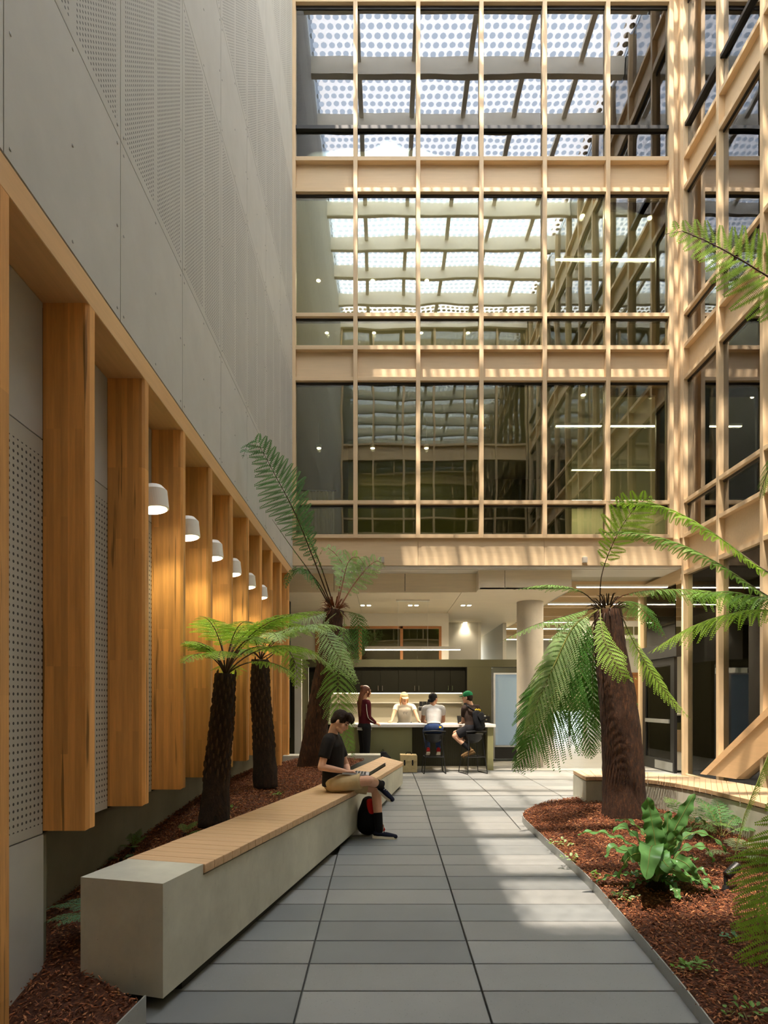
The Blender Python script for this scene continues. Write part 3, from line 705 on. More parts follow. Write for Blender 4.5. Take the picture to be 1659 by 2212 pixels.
# ------------------------------------------------------------------ entry door in the right facade line
door = struct('door_1', (XR, 12.9, 0))
bxo('post', (XR - .08, 13.62, 0), (XR + .12, 13.74, 3.97), 'timber_z', door)
for a, b in (((12.14, 0), (12.30, 2.30)), ((13.46, 0), (13.62, 2.30)), ((12.30, 0), (13.46, .24)), ((12.30, 2.16), (13.46, 2.30))):
    bxo('door_frame', (XR - .03, a[0], a[1]), (XR + .03, b[0], b[1]), 'black_frame', door)
bxo('glass_pane', (XR - .005, 12.30, .24), (XR + .008, 13.46, 2.16), 'clear_glass', door)
bxo('push_bar', (XR - .055, 12.32, .98), (XR - .03, 13.44, 1.06), 'steel_edge', door)
bxo('kick_plate', (XR - .036, 12.20, .03), (XR - .03, 13.0, .2), 'steel_edge', door)
bxo('closer_box', (XR - .10, 11.9, 2.30), (XR + .04, 13.6, 2.58), 'black_frame', door)
bxo('glass_pane', (XR - .005, 12.14, 2.58), (XR + .008, 13.62, 3.75), 'clear_glass', door)
bxo('transom', (XR - .06, 11.8, 3.75), (XR + .1, 13.62, 3.97), 'timber_y', door)
# rooms behind the right facade on the ground: back wall, counter door with handrail
bxo('stair_core', (8.2, 6.0, 0), (8.3, 17.0, 4.0), 'room_dark', wall_hall)
for i in range(3):
    t = thing('timber_post', '%s stout timber post behind the ground floor glass on the right' % ['rear', 'middle', 'front'][i], 'post', (XR + .45, 12.0 - 1.25 * i, 0), 'posts behind the right glass')
    bxo('post_core', (XR + .32, 11.88 - 1.25 * i, 0), (XR + .55, 12.1 - 1.25 * i, 3.97), 'timber_z', t, .006)
    bxo('base_plate', (XR + .30, 11.86 - 1.25 * i, 0), (XR + .57, 12.12 - 1.25 * i, .02), 'steel_edge', t)
# stair stringer crossing the right facade
wood('stringer_timber', (222, 180, 132), 'y', contrast=0.06)
t = thing('stair_flight', 'timber clad stair stringer rising to the right in front of the glass', 'stair', (XR - .1, 11.2, 0))
def on_wall(px, py, X): Z = X * F / (px - CX); return P(px, py, Z)
xs_ = XR - .10
q = [on_wall(1518, 1672, xs_), on_wall(1590, 1683, xs_), on_wall(1700, 1588, xs_), on_wall(1700, 1494, xs_)]
pts = [(v.y, v.z) for v in q]
mb = MB(); n = 4
vv = [(xs_, a, b) for a, b in pts] + [(xs_ + .14, a, b) for a, b in pts]
mb.add(vv, [(0, 1, 2, 3), (7, 6, 5, 4)] + [(i, i + 4, (i + 1) % 4 + 4, (i + 1) % 4) for i in range(4)]); mb.build('stringer', 'stringer_timber', t)
q2 = [on_wall(1512, 1672, xs_ - .03), on_wall(1526, 1674, xs_ - .03), on_wall(1700, 1506, xs_ - .03), on_wall(1700, 1486, xs_ - .03)]
vv = [(xs_ - .03, v.y, v.z) for v in q2] + [(xs_ + .16, v.y, v.z) for v in q2]
MB().add(vv, [(0, 1, 2, 3), (7, 6, 5, 4)] + [(i, i + 4, (i + 1) % 4 + 4, (i + 1) % 4) for i in range(4)]).build('capping', 'stringer_timber', t)
a, b = on_wall(1590, 1545, XR + .5), on_wall(1665, 1465, XR + .5)
MB().tube([a, b], .022, 8).build('handrail', 'chrome', t, smooth=True); MB().tube([a, (a.x, a.y, a.z - .6)], .018, 8).build('rail_post', 'chrome', t)
t = thing('grab_rail', 'bent steel handrail just behind the ground floor glass', 'handrail', (XR + .6, 11.4, 0))
p = on_wall(1528, 1570, XR + .6); zb = .02
MB().tube([(p.x, p.y, zb), (p.x, p.y, p.z - .06), (p.x, p.y - .02, p.z - .02), (p.x, p.y - .07, p.z), (p.x, p.y - .8, p.z)], .022, 8).build('bent_tube', 'chrome', t, smooth=True)
MB().lathe((p.x, p.y, zb - .02), [(.05, 0), (.05, .02)], 12).build('floor_flange', 'chrome', t)
t = thing('hanging_coat', 'dark red coat hanging behind the ground floor glass', 'coat', (XR + 1.2, 12.3, .6))
simple('red_cloth', (120, 40, 30), 0.8); simple('teal_panel', (60, 110, 118), 0.4)
p = on_wall(1545, 1500, XR + 1.2)
MB().lathe((p.x, p.y, p.z - .75), [(.16, 0), (.15, .3), (.12, .55), (.05, .72), (.02, .85)], 10).build('cloth', 'red_cloth', t, smooth=True)
MB().tube([(p.x, p.y, p.z + .08), (p.x, p.y, p.z + .25), (p.x + .05, p.y, p.z + .3), (p.x + .5, p.y, p.z + .3)], .008, 6).build('hook_rail', 'black_metal', t)
MB().tube([(p.x + .5, p.y, p.z + .3), (p.x + .5, p.y, 0)], .012, 6).build('stand_pole', 'black_metal', t)
t = thing('teal_door', 'teal glazed door panel behind the stair handrail', 'door', (7.6, 10.9, 0))
bxo('leaf', (7.6, 10.2, 0), (7.66, 10.75, 1.85), 'teal_panel', t); bxo('frame', (7.58, 10.75, 0), (7.68, 10.82, 1.9), 'timber_z', t); bxo('frame', (7.58, 10.13, 0), (7.68, 10.2, 1.9), 'timber_z', t)

# ------------------------------------------------------------------ lamps in the upper rooms
def tube_lamp(label, xa, xb, y, z, group):
    t = thing('linear_lamp', label, 'lamp', ((xa + xb) / 2, y, z + .04), group)
    bxo('lamp_housing', (xa, y - .03, z), (xb, y + .03, z + .05), 'lamp_white', t); bxo('diffuser', (xa + .01, y - .028, z - .012), (xb - .01, y + .028, z), 'lamp_tube', t); lamp_light(t, ((xa + xb) / 2, y, z - .016), 9, rect=(xb - xa - .03, .04))
zz = {560: 'upper', 920: 'topmost', 1015: 'second', 1081: 'lowest'}
for py in (560, 920, 1015, 1081):
    fl = 'second floor' if py == 560 else 'first floor'
    Zd = {560: 13.4, 920: 13.4, 1015: 16.2, 1081: 18.3}[py]
    for xa, xb, w in ((1200, 1300, 'left'), (1318, 1428, 'right')):
        a, b = P(xa, py, Zd), P(xb, py, Zd)
        tube_lamp('%s %s light line glowing behind the right %s windows' % (zz[py], w, fl), a.x, b.x, Zd, a.z, 'light lines in the upper rooms')
def dot_lamp(px, py, label):
    fl = 411 if py < 700 else 818
    if py < 411: zc = ZT - .05
    elif py < 818: zc = slabs[0][0]
    else: zc = slabs[1][0]
    Z = (zc - CZ) * F / (HY - py)
    if Z < D + .3 or Z > 18.8: Z = min(max(Z, D + .5), 18.5)
    if py < 200: Z = 13.4
    if 900 < py < 1050: Z = 13.7
    p = P(px, py, Z)
    t = thing('round_downlight', label, 'lamp', (p.x, Z, zc), 'downlights behind the facade glass')
    MB().tube([(p.x, Z, zc), (p.x, Z, p.z + .06)], .006, 5).build('stem', 'lamp_white', t) if zc - p.z > .12 else None
    MB().lathe((p.x, Z, p.z), [(.05, 0), (.06, .02), (.06, .07), (.03, .09)], 12).build('housing', 'lamp_white', t, smooth=True); MB().lathe((p.x, Z, p.z - .006), [(.045, 0), (.045, .006)], 12).build('lens', 'lamp_glow', t); lamp_light(t, (p.x, Z, p.z - .03), 45 if py < 800 else 9, .04, 2.7)
for i, px in enumerate((688, 805, 922)): dot_lamp(px, 606, '%s round downlight in the second floor window row' % ORD[i])
for i, px in enumerate((685, 809, 933, 1057)): dot_lamp(px, 128, '%s round downlight in the topmost window row' % ORD[i])
for i, px in enumerate((706, 808, 910, 1011)): dot_lamp(px, 719, '%s round downlight in the low strip windows of the second floor' % ORD[i])
for i, (px, py) in enumerate(((1260, 853), (1406, 853), (1407, 464), (1258, 466))): dot_lamp(px, py, ['first floor downlight above the paired light lines, left pane', 'first floor downlight in the dark sash window', 'second floor downlight in the dark sash window', 'second floor downlight left of the dark sash window'][i])
for i, px in enumerate((689, 805, 921)): dot_lamp(px, 968, '%s round downlight in the tall first floor windows' % ORD[i])

# pleated white curtain behind the first floor glass, left bay
t = thing('pleated_curtain', 'white pleated curtain behind the first floor glass next to the left wall', 'curtain', (xf(700), 12.35, Y(1160)))
mb = MB(); k = 60; xa, xb = P(648, 0, 12.35).x, P(722, 0, 12.35).x
for i in range(k + 1):
    x = xa + (xb - xa) * i / k; y = 12.35 + .035 * math.sin(i * 1.05) + .015 * math.sin(i * .37)
    mb.v += [(x, y, P(0, 1168, 12.35).z), (x, y, P(0, 1062, 12.35).z)]
for i in range(k): mb.f.append((2*i, 2*i + 2, 2*i + 3, 2*i + 1)); mb.m.append(0)
mb.build('cloth', 'white_paint', t, smooth='all')
MB().tube([(xa - .05, 12.35, P(0, 1060, 12.35).z), (xb + .05, 12.35, P(0, 1060, 12.35).z)], .015, 8).build('rail', 'black_metal', t)

# potted plant on the desk
p = P(1384, 1528, 17.8); t = thing('potted_plant', 'dark leafy potted plant on the reception desk', 'plant', (p.x, 17.7, 1.06))
MB().lathe((p.x, 17.7, 1.06), [(.10, 0), (.13, .16), (.12, .17)], 14).build('pot', 'white_paint', t, smooth=True)
leaf_jobs = (p.x, t)

t = thing('linear_lamp', 'added fill light line on the ceiling of the ground floor room behind the right glass', 'lamp', (6.9, 10.6, 3.9), 'light lines in the hall ceiling')  # invented lamp, added to brighten the posts behind the glass
bxo('lamp_housing', (6.87, 9.0, 3.84), (6.93, 12.2, 3.9), 'lamp_white', t); bxo('diffuser', (6.875, 9.02, 3.828), (6.925, 12.18, 3.84), 'lamp_tube', t); lamp_light(t, (6.9, 10.6, 3.82), 90, rect=(.04, 3.1))
# ------------------------------------------------------------------ long bench on the left
BT = CZ - 1.0                                  # bench top
bp = {'n_r': PZ(352, 1909, BT), 'n_l': PZ(173, 1895, BT), 'kink': PZ(768, 1706, BT), 'tip': PZ(870, 1646, BT), 'far': PZ(826, 1634, BT), 'b2': PZ(764, 1658, BT)}
n_r, n_l, kink, tip, far = [bp[k].to_2d() for k in ('n_r', 'n_l', 'kink', 'tip', 'far')]
d1 = (kink - n_r).normalized(); nrm = Vector((-d1.y, d1.x)); W = (n_l - n_r).dot(nrm)
n_l = n_r + nrm * W
d2 = (tip - kink).normalized(); n2 = Vector((-d2.y, d2.x))
# inner corner of the kink
def isect(p, d, q, e):
    det = d.x * (-e.y) + e.x * d.y; r = q - p
    return p + d * ((r.x * (-e.y) + e.x * r.y) / det)
kin = isect(n_l, d1, kink + n2 * W, d2)
farL = isect(kink + n2 * W, d2, tip, (far - tip).normalized())
bench = thing('long_bench', 'long kinked concrete bench with timber slat seat where the young man sits', 'bench', (n_r.x, n_r.y, fz(n_r.y)))
DK = 0.055
def zlow(p): return fz(p.y) + 0.07
e1 = n_r + d1 * 0.42; e1l = n_l + d1 * 0.42
poly = [n_r, kink, tip, farL, kin, n_l]
blk = MB(); n = len(poly)
blk.prism([n_r, e1, e1l, n_l], [zlow(p) for p in (n_r, e1, e1l, n_l)], BT)
poly2 = [e1, kink, tip, farL, kin, e1l]
blk.prism([e1, kink, kin, e1l], [zlow(p) for p in (e1, kink, kin, e1l)], BT - DK - .012)
blk.prism([kink, tip, farL, kin], [zlow(p) for p in (kink, tip, farL, kin)], BT - DK - .012)
blk.build('concrete_base', 'concrete', bench)
ins = lambda p, c: p + (c - p) * 0.13
cc1 = (n_r + kink + kin + n_l) / 4; cc2 = (kink + tip + farL + kin) / 4
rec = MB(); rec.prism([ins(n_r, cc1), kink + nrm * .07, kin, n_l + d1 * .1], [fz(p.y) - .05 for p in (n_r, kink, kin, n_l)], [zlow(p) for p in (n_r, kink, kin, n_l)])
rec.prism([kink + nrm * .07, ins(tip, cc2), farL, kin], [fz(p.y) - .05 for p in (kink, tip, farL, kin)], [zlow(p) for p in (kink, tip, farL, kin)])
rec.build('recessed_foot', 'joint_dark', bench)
def slats(A0, A1, B0, B1, parent, ztop, w=0.118, name='slat', th=DK, mt='deck_timber'):
    L_ = ((A1 - A0).length + (B1 - B0).length) / 2; k = max(1, round(L_ / w))
    for i in range(k):
        t0, t1 = i / k + .018 / k, (i + 1) / k - .018 / k
        c = [A0.lerp(A1, t0), A0.lerp(A1, t1), B0.lerp(B1, t1), B0.lerp(B1, t0)]
        mid = (c[0] + c[1] + c[2] + c[3]) / 4; ang = math.atan2((c[3] - c[0]).y, (c[3] - c[0]).x)
        rot = Matrix.Rotation(-ang, 2)
        loc = [rot @ (p - mid) for p in c]
        ar = sum(loc[j].x * loc[(j+1) % 4].y - loc[(j+1) % 4].x * loc[j].y for j in range(4))
        if ar < 0: loc = loc[::-1]
        o = MB().prism(loc, -th, 0).build(name, mt, parent, bevel=0.003)
        o.matrix_parent_inverse = Matrix(); o.location = Vector((mid.x, mid.y, ztop + R.uniform(-.001, .001))) - parent.location; o.rotation_euler.z = ang
fr = 0.012
slats(e1 - nrm * fr, kink - (nrm + n2).normalized() * fr, e1l + nrm * fr, kin, bench, BT)
slats(kink - (nrm + n2).normalized() * fr, tip - n2 * fr, kin, farL, bench, BT)
# far concrete upstand closing the bed
ups = thing('concrete_upstand', 'low concrete block closing the far end of the left bed below the fern trunk', 'concrete block', (-1.2, 11.2, 0))
a, b = P(614, 1627, 11.3), P(655, 1627, 11.3)
MB().box((a.x, 11.1, 0), (P(690, 0, 11.3).x, 11.5, BT + .02)).build('block', 'concrete', ups, bevel=.006); MB().box((P(690, 0, 11.3).x + .01, 11.1, 0), (P(822, 0, 11.3).x, 11.5, BT + .03)).build('block', 'concrete', ups, bevel=.006)
# ------------------------------------------------------------------ garden beds
def mulch_bed(name, label, poly, zfun, nchips, chip=(.012, .045), step=0.10, seed=1, dens=None):
    rr = np.random.default_rng(seed)
    P2 = np.array([(p[0], p[1]) for p in poly])
    def inside(x, y):
        c = np.zeros(x.shape, bool); j = len(P2) - 1
        for i in range(len(P2)):
            xi, yi, xj, yj = *P2[i], *P2[j]
            c ^= ((yi > y) != (yj > y)) & (x < (xj - xi) * (y - yi) / (yj - yi + 1e-12) + xi); j = i
        return c
    x0, y0 = P2.min(0); x1, y1 = P2.max(0)
    bm = bmesh.new(); bm.faces.new([bm.verts.new((p[0], p[1], 0)) for p in poly])
    for ax, lo, hi in ((0, x0, x1), (1, y0, y1)):
        t = lo + step
        while t < hi:
            co = (t, 0, 0) if ax == 0 else (0, t, 0); no = (1, 0, 0) if ax == 0 else (0, 1, 0)
            bmesh.ops.bisect_plane(bm, geom=bm.verts[:] + bm.edges[:] + bm.faces[:], plane_co=co, plane_no=no); t += step
    for v in bm.verts: v.co.z = zfun(v.co.x, v.co.y) + 0.02 * noise.noise(Vector((v.co.x * 4, v.co.y * 4, seed)))
    me = bpy.data.meshes.new(name); bm.to_mesh(me); bm.free(); me.materials.append(M['mulch'])
    root = tag(link(name, me), label, 'mulch', kind='stuff')
    x = rr.uniform(x0, x1, nchips * 3); y = rr.uniform(y0, y1, nchips * 3); k = inside(x, y)
    if dens is not None: k &= rr.random(len(x)) < dens(x, y)
    x, y = x[k][:nchips], y[k][:nchips]; n = len(x)
    ln, wd, th = rr.uniform(chip[0], chip[1], n), rr.uniform(.005, .016, n), rr.uniform(.002, .006, n)
    an, tl, ro = rr.uniform(0, 6.28, n), rr.normal(0, .35, n), rr.normal(0, .5, n)
    z = np.array([zfun(a, b) for a, b in zip(x, y)]) + rr.uniform(.004, .028, n)
    ca, sa, ct, st, cr, sr = np.cos(an), np.sin(an), np.cos(tl), np.sin(tl), np.cos(ro), np.sin(ro)
    ux = np.stack([ca * ct, sa * ct, st], 1); v0 = np.stack([-sa, ca, 0 * ca], 1); w0 = np.cross(ux, v0)
    vx = v0 * cr[:, None] + w0 * sr[:, None]; wx = np.cross(ux, vx)
    c = np.stack([x, y, z], 1); V = np.zeros((n, 6, 3))
    for i, (a, b, e) in enumerate(((-1, 0, 0), (-.3, 1, .2), (1, .25, 0), (.3, -1, .1), (0, 0, 1), (.1, 0, -1))):
        V[:, i] = c + ux * (ln * a / 2)[:, None] + vx * (wd * b / 2)[:, None] + wx * (th * e)[:, None]
    fi = np.array([(0, 3, 4), (3, 2, 4), (2, 1, 4), (1, 0, 4), (3, 0, 5), (2, 3, 5), (1, 2, 5), (0, 1, 5)])
    FI = (np.arange(n)[:, None, None] * 6 + fi[None]).reshape(-1, 3)
    me = bpy.data.meshes.new('mulch_chips'); me.from_pydata(V.reshape(-1, 3).tolist(), [], FI.tolist())
    for q in ('chip_a', 'chip_b', 'chip_c'): me.materials.append(M[q])
    me.polygons.foreach_set('material_index', np.repeat(rr.choice(3, n, p=[.45, .4, .15]), 8).astype(np.int32)); me.update()
    tag(link('mulch_chips', me, root), kind='stuff'); return root
m, nt, bs, N, L = nodes('mulch')
g1 = tex_noise(nt, coords(nt), 45, 6, 0.75); 
L.new(ramp(nt, g1, [(0.30, s2l((34, 18, 10))), (0.5, s2l((92, 52, 30))), (0.72, s2l((150, 92, 56)))]), bs.inputs['Base Color']); bs.inputs['Roughness'].default_value = 0.95
bump(nt, bs, g1, 0.9, 0.03)
simple('chip_a', (110, 62, 37), 0.9, var=.4, scale=20); simple('chip_b', (146, 88, 53), 0.9, var=.3, scale=20); simple('chip_c', (184, 128, 84), 0.9, var=.25, scale=20)
PLX = XP - .02
ZLT = [(-5, -.34), (1.0, -.30), (3.0, -.19), (3.5, -.06), (4.2, .13), (5.5, .27), (7.5, .355), (9.6, .385), (12, .385)]
def zl(x, y):                                   # left bed: banked up between bench and wall
    for (y0, z0), (y1, z1) in zip(ZLT[:-1], ZLT[1:]):
        if y <= y1: b_ = z0 + (z1 - z0) * (y - y0) / (y1 - y0); break
    return b_ - 0.13 * max(0, min(1, (-1.55 - x) / .6)) + 0.02 * math.sin(x * 3 + y)
pl = [(-2.30, 1.2), (-1.36, 1.2), (-1.27, 3.2), (n_l.x + .02, n_l.y - .02), (n_l.x + .03, n_l.y + .1), (kin.x + .03, kin.y), (-.35, 11.05), (-2.30, 11.2)]
mulch_bed('left_mulch_bed', 'dark bark mulch between the long bench and the timber fins', pl, zl, 26000, seed=2)
# right bed outline traced on the ground
edge_px = [(1600, 2330), (1515, 2212), (1436, 2110), (1350, 2006), (1262, 1905), (1190, 1838), (1146, 1796), (1131, 1780), (1130, 1770), (1142, 1760), (1165, 1750), (1200, 1743), (1250, 1739)]
edge = [PF(x, y).to_2d() for x, y in edge_px]
# smooth the outline
def smooth_path(pts, k=6):
    out = []
    for i in range(len(pts) - 1):
        p0, p1, p2, p3 = pts[max(i-1, 0)], pts[i], pts[i+1], pts[min(i+2, len(pts)-1)]
        for j in range(k):
            t = j / k
            out.append(0.5 * ((2*p1) + (p2-p0)*t + (2*p0-5*p1+4*p2-p3)*t*t + (3*p1-p0-3*p2+p3)*t**3))
    out.append(pts[-1]); return out
edge = smooth_path(edge, 5)
BR = 0.40                                        # right bench top
rf = [PZ(x, y, BR).to_2d() for x, y in ((1266, 1678), (1320, 1678), (1400, 1684), (1500, 1699), (1600, 1722), (1659, 1737))]
rb = [PZ(x, y, BR).to_2d() for x, y in ((1238, 1664), (1320, 1664), (1400, 1668), (1500, 1678), (1590, 1690), (1659, 1703))]
dv = (rf[-1] - rf[-2]); dw = (rb[-1] - rb[-2])
for k in range(2): rf.append(rf[-1] + dv * 1.3); rb.append(rb[-1] + dw * 1.3)
rf, rb = smooth_path(rf, 4), smooth_path(rb, 4)
right_poly = edge + [rf[0], ] + rf[1:] + [Vector((5.6, 4.5)), Vector((5.6, 2.0)), Vector((edge[0].x, edge[0].y))]
def zr(x, y):
    return fz(y) + 0.055 + 0.05 * max(0, min(1, (x - 1.4) / 1.5))
rp = [(p.x, p.y) for p in right_poly]
mulch_bed('right_mulch_bed', 'red brown bark mulch bed edged with steel on the right', rp, zr, 42000, seed=5, dens=lambda x, y: np.clip(1.3 - x * .12, .25, 1))
def strip(name, label, path, h, th, zoff=-.03):
    mb = MB(); n = len(path); o = []
    for i, p in enumerate(path):
        t = (path[min(i+1, n-1)] - path[max(i-1, 0)]).normalized(); nn = Vector((-t.y, t.x)) * th / 2
        for q, z in ((p + nn, zoff), (p + nn, h), (p - nn, h), (p - nn, zoff)): mb.v.append((q.x, q.y, fz(p.y) + z))
    for i in range(n - 1):
        for j in range(4): a, b = i * 4 + j, i * 4 + (j + 1) % 4; mb.f.append((a, b, b + 4, a + 4)); mb.m.append(0)
    mb.f += [(3, 2, 1, 0), tuple((n-1)*4 + j for j in range(4))]; mb.m += [0, 0]
    return tag(mb.build(name, 'steel_edge', None), label, 'edging')
strip('steel_edging', 'curved galvanised steel edging around the right mulch bed', edge, 0.085, 0.008)
ep = [Vector((-1.40, 1.0)), Vector((-1.30, 2.9)), Vector((-1.255, 3.24))]
strip('steel_edging', 'short steel edging by the near end of the long bench', ep, 0.16, 0.008)
# ------------------------------------------------------------------ curved bench on the right
rbench = thing('curved_bench', 'curved concrete bench with timber slat seat behind the right garden bed', 'bench', (rf[0].x, rf[0].y, fz(rf[0].y)))
mb = MB(); n = len(rf); DR = .05
for i in range(n):
    for q in (rf[i], rb[i]): mb.v += [(q.x, q.y, fz(q.y) - .02), (q.x, q.y, BR - DR - .012)]
for i in range(n - 1):
    a = i * 4; b = a + 4
    mb.f += [(a, b, b + 1, a + 1), (a + 3, b + 3, b + 2, a + 2), (a + 1, b + 1, b + 3, a + 3), (a + 2, b + 2, b, a)]; mb.m += [0] * 4
mb.f += [(0, 1, 3, 2), (4*n - 4, 4*n - 2, 4*n - 1, 4*n - 3)]; mb.m += [0, 0]
mb.build('concrete_base', 'concrete', rbench)
for i in range(n - 1): slats(rf[i] - Vector((.01, .01)), rf[i+1] - Vector((.01, .01)), rb[i], rb[i+1], rbench, BR, th=DR, w=.115)
# ------------------------------------------------------------------ wall lamps between the fins
for n in range(1, 7):
    yc = F0 + n * FS + .47; xc = XL - .115; zc = CZ + (HY - 1080) * 5.0 / F
    t = thing('wall_lamp', '%s white drum wall lamp between the timber fins, counted from the near end' % ORD[n - 1], 'lamp', (XP, yc, zc), 'drum lamps between the fins')
    rot = Matrix.Rotation(math.radians(-9), 3, 'Y')
    MB().lathe((xc, yc, zc), [(.106, -.10), (.112, -.098), (.119, .045), (.088, .085), (0.01, .087)], 40, rot=rot).build('lamp_drum', 'lamp_white', t)
    MB().lathe((xc, yc, zc), [(.095, -.104), (.095, -.099)], 24, rot=rot).build('lens', 'spot_glow', t)
    bxo('bracket', (XP, yc - .03, zc - .03), (xc - .07, yc + .03, zc + .03), 'lamp_white', t)
    lamp_light(t, (xc + .02, yc, zc - .13), 15, .05, 1.8, (255, 238, 190), (.04, .10, -1))
# ------------------------------------------------------------------ ferns
def leaf_mat(name, rgb, trans=0.35, rough=0.5):
    m, nt, bs, N, L = nodes(name); c = s2l(rgb)
    n = tex_noise(nt, coords(nt, rnd=9), 6, 3)
    col = ramp(nt, n, [(0.3, tuple(v * .72 for v in c)), (0.7, tuple(min(1, v * 1.25) for v in c))])
    L.new(col, bs.inputs['Base Color']); bs.inputs['Roughness'].default_value = rough; bs.inputs['Specular IOR Level'].default_value = 0.35
    t = N.new('ShaderNodeBsdfTranslucent'); L.new(mixc(nt, 1.0, col, (1.1, 1.25, 0.5), 'MULTIPLY'), t.inputs[0])
    mx = N.new('ShaderNodeMixShader'); mx.inputs[0].default_value = trans
    L.new(bs.outputs[0], mx.inputs[1]); L.new(t.outputs[0], mx.inputs[2]); L.new(mx.outputs[0], N['Material Output'].inputs[0])
leaf_mat('leaf_bright', (148, 182, 78), .42); leaf_mat('leaf_mid', (122, 160, 84), .38); leaf_mat('leaf_pale', (168, 194, 140), .38); leaf_mat('leaf_dark', (84, 132, 70), .3); leaf_mat('leaf_blue', (98, 140, 102), .3)
leaf_mat('nest_leaf', (88, 130, 74), .2, .25); leaf_mat('leaf_deep', (84, 132, 62), .3)
simple('stem_brown', (70, 50, 28), 0.7); simple('stem_green', (110, 110, 48), 0.6); simple('stem_red', (120, 66, 30), 0.7)
m, nt, bs, N, L = nodes('trunk_bark')
g_ = tex_noise(nt, coords(nt, (1, 1, .4), rnd=5), 26, 6, .75)
L.new(ramp(nt, g_, [(.3, s2l((18, 13, 8))), (.6, s2l((58, 40, 24))), (.8, s2l((104, 72, 40)))]), bs.inputs['Base Color']); bs.inputs['Roughness'].default_value = .95; bump(nt, bs, g_, 1.0, .04)
m, nt, bs, N, L = nodes('trunk_fibre')
g_ = tex_noise(nt, coords(nt, (1, 1, .25), rnd=5), 34, 6, .8)
L.new(ramp(nt, g_, [(.3, s2l((30, 18, 10))), (.55, s2l((84, 52, 28))), (.8, s2l((150, 96, 52)))]), bs.inputs['Base Color']); bs.inputs['Roughness'].default_value = .95; bump(nt, bs, g_, 1.0, .05)
simple('scar_brown', (74, 54, 34), .9, var=.35, scale=30)

def spline(pts, k):
    pts = [Vector(p) for p in pts]; segs = smooth_path(pts, 10); d = [0]
    for a, b in zip(segs[:-1], segs[1:]): d.append(d[-1] + (b - a).length)
    out = []; j = 0
    for i in range(k):
        s = d[-1] * i / (k - 1)
        while j < len(d) - 2 and d[j + 1] < s: j += 1
        t = (s - d[j]) / max(1e-9, d[j + 1] - d[j]); out.append(segs[j].lerp(segs[j + 1], min(1, t)))
    return out, d[-1]
def frond_mesh(pts, width, mat_leaf, mat_stem, hint=None, start=.16, dens=1.0, droop=.25, fine=.016, lean=.35, peak=.38, rr=None, fold=0.0, stem_r=.008, sp=.06, pk=.80, wd=.54):
    """pts: stalk path from base to tip; width: longest pinna; hint: rough direction of the leaf's right side"""
    rr = rr or R; path, Lg = spline(pts, 40); mb = MB()
    np_ = max(9, int(Lg * (1 - start) / sp * dens)); sp_ = Lg * (1 - start) / np_
    mb.tube(path[::3] + [path[-1]], [stem_r * (1 - .85 * i / 13.0) for i in range(len(path[::3]) + 1)], 5, mi=1)
    if hint is None:
        h = path[-1] - path[0]; h.z = 0
        hint = Vector((0, 0, 1)).cross(h) * -1 if h.length > .05 else Vector((1, 0, 0))
    hint = Vector(hint)
    V, Fc = mb.v, mb.f
    for i in range(np_):
        u = start + (1 - start) * (i + .5) / np_
        f = u * 39; k = min(38, int(f)); p = path[k].lerp(path[k + 1], f - k); T = (path[k + 1] - path[k]).normalized()
        S = hint - T * hint.dot(T); S = S.normalized() if S.length > 1e-4 else T.orthogonal().normalized(); Nn = S.cross(T)
        if Nn.z < 0 and abs(T.z) < .9: Nn = -Nn
        uu = (u - start) / (1 - start)
        prof = min(1, (uu / peak) ** .7) if uu < peak else max(0.04, (1 - (uu - peak) / (1 - peak)) ** .85)
        ln = width * prof * rr.uniform(.9, 1.08)
        for sd in (-1, 1):
            ang = lean + .35 * uu + rr.uniform(-.08, .08)
            dr = (S * sd * math.cos(ang) + T * math.sin(ang) - Nn * fold).normalized()
            n_pl = max(4, int(ln / fine)); dz = droop * ln * rr.uniform(.7, 1.3)
            q0 = p
            def at(t): return p + dr * (ln * t) - Vector((0, 0, 1)) * (dz * t * t)
            PN = (dr.cross(T)).normalized(); PT = T - dr * T.dot(dr); PT.normalize()
            # midrib
            o = len(V); e = at(1); w_ = .0016
            V += [tuple(p + PT * w_), tuple(p - PT * w_), tuple(e)]; Fc.append((o, o + 1, o + 2)); mb.m.append(1)
            pl = min(ln * .5, sp_ * pk * (.75 + .25 * prof))
            for j in range(n_pl):
                t = (j + .6) / n_pl; c = at(t); d_ = (at(min(1, t + .05)) - c); d_ = d_.normalized() if d_.length > 0 else dr
                l2 = pl * (1 - .75 * t ** 2) * (0.55 + .45 * min(1, t * 5)); hw = ln / n_pl * wd
                for s2 in (-1, 1):
                    tipv = c + (PT * s2 * .92 + d_ * .38) * l2 - Nn * (.10 * l2)
                    mdv = c + (PT * s2 * .92 + d_ * .30) * (l2 * .5)
                    o = len(V)
                    V += [tuple(c), tuple(mdv + d_ * hw), tuple(tipv), tuple(mdv - d_ * hw)]
                    Fc.append((o, o + 1, o + 2, o + 3)); mb.m.append(0)
    return mb.mesh('frond', [mat_leaf, mat_stem], smooth=False)
def arch(base, az, e0, bend, length, k=7, wob=0.0):
    p = Vector(base); out = [p.copy()]
    for i in range(k):
        e = e0 - bend * (i + .5) / k
        p = p + Vector((math.cos(az) * math.cos(e), math.sin(az) * math.cos(e), math.sin(e))) * (length / k); out.append(p.copy())
    return out
def pxpath(pts): return [P(*p) for p in pts]
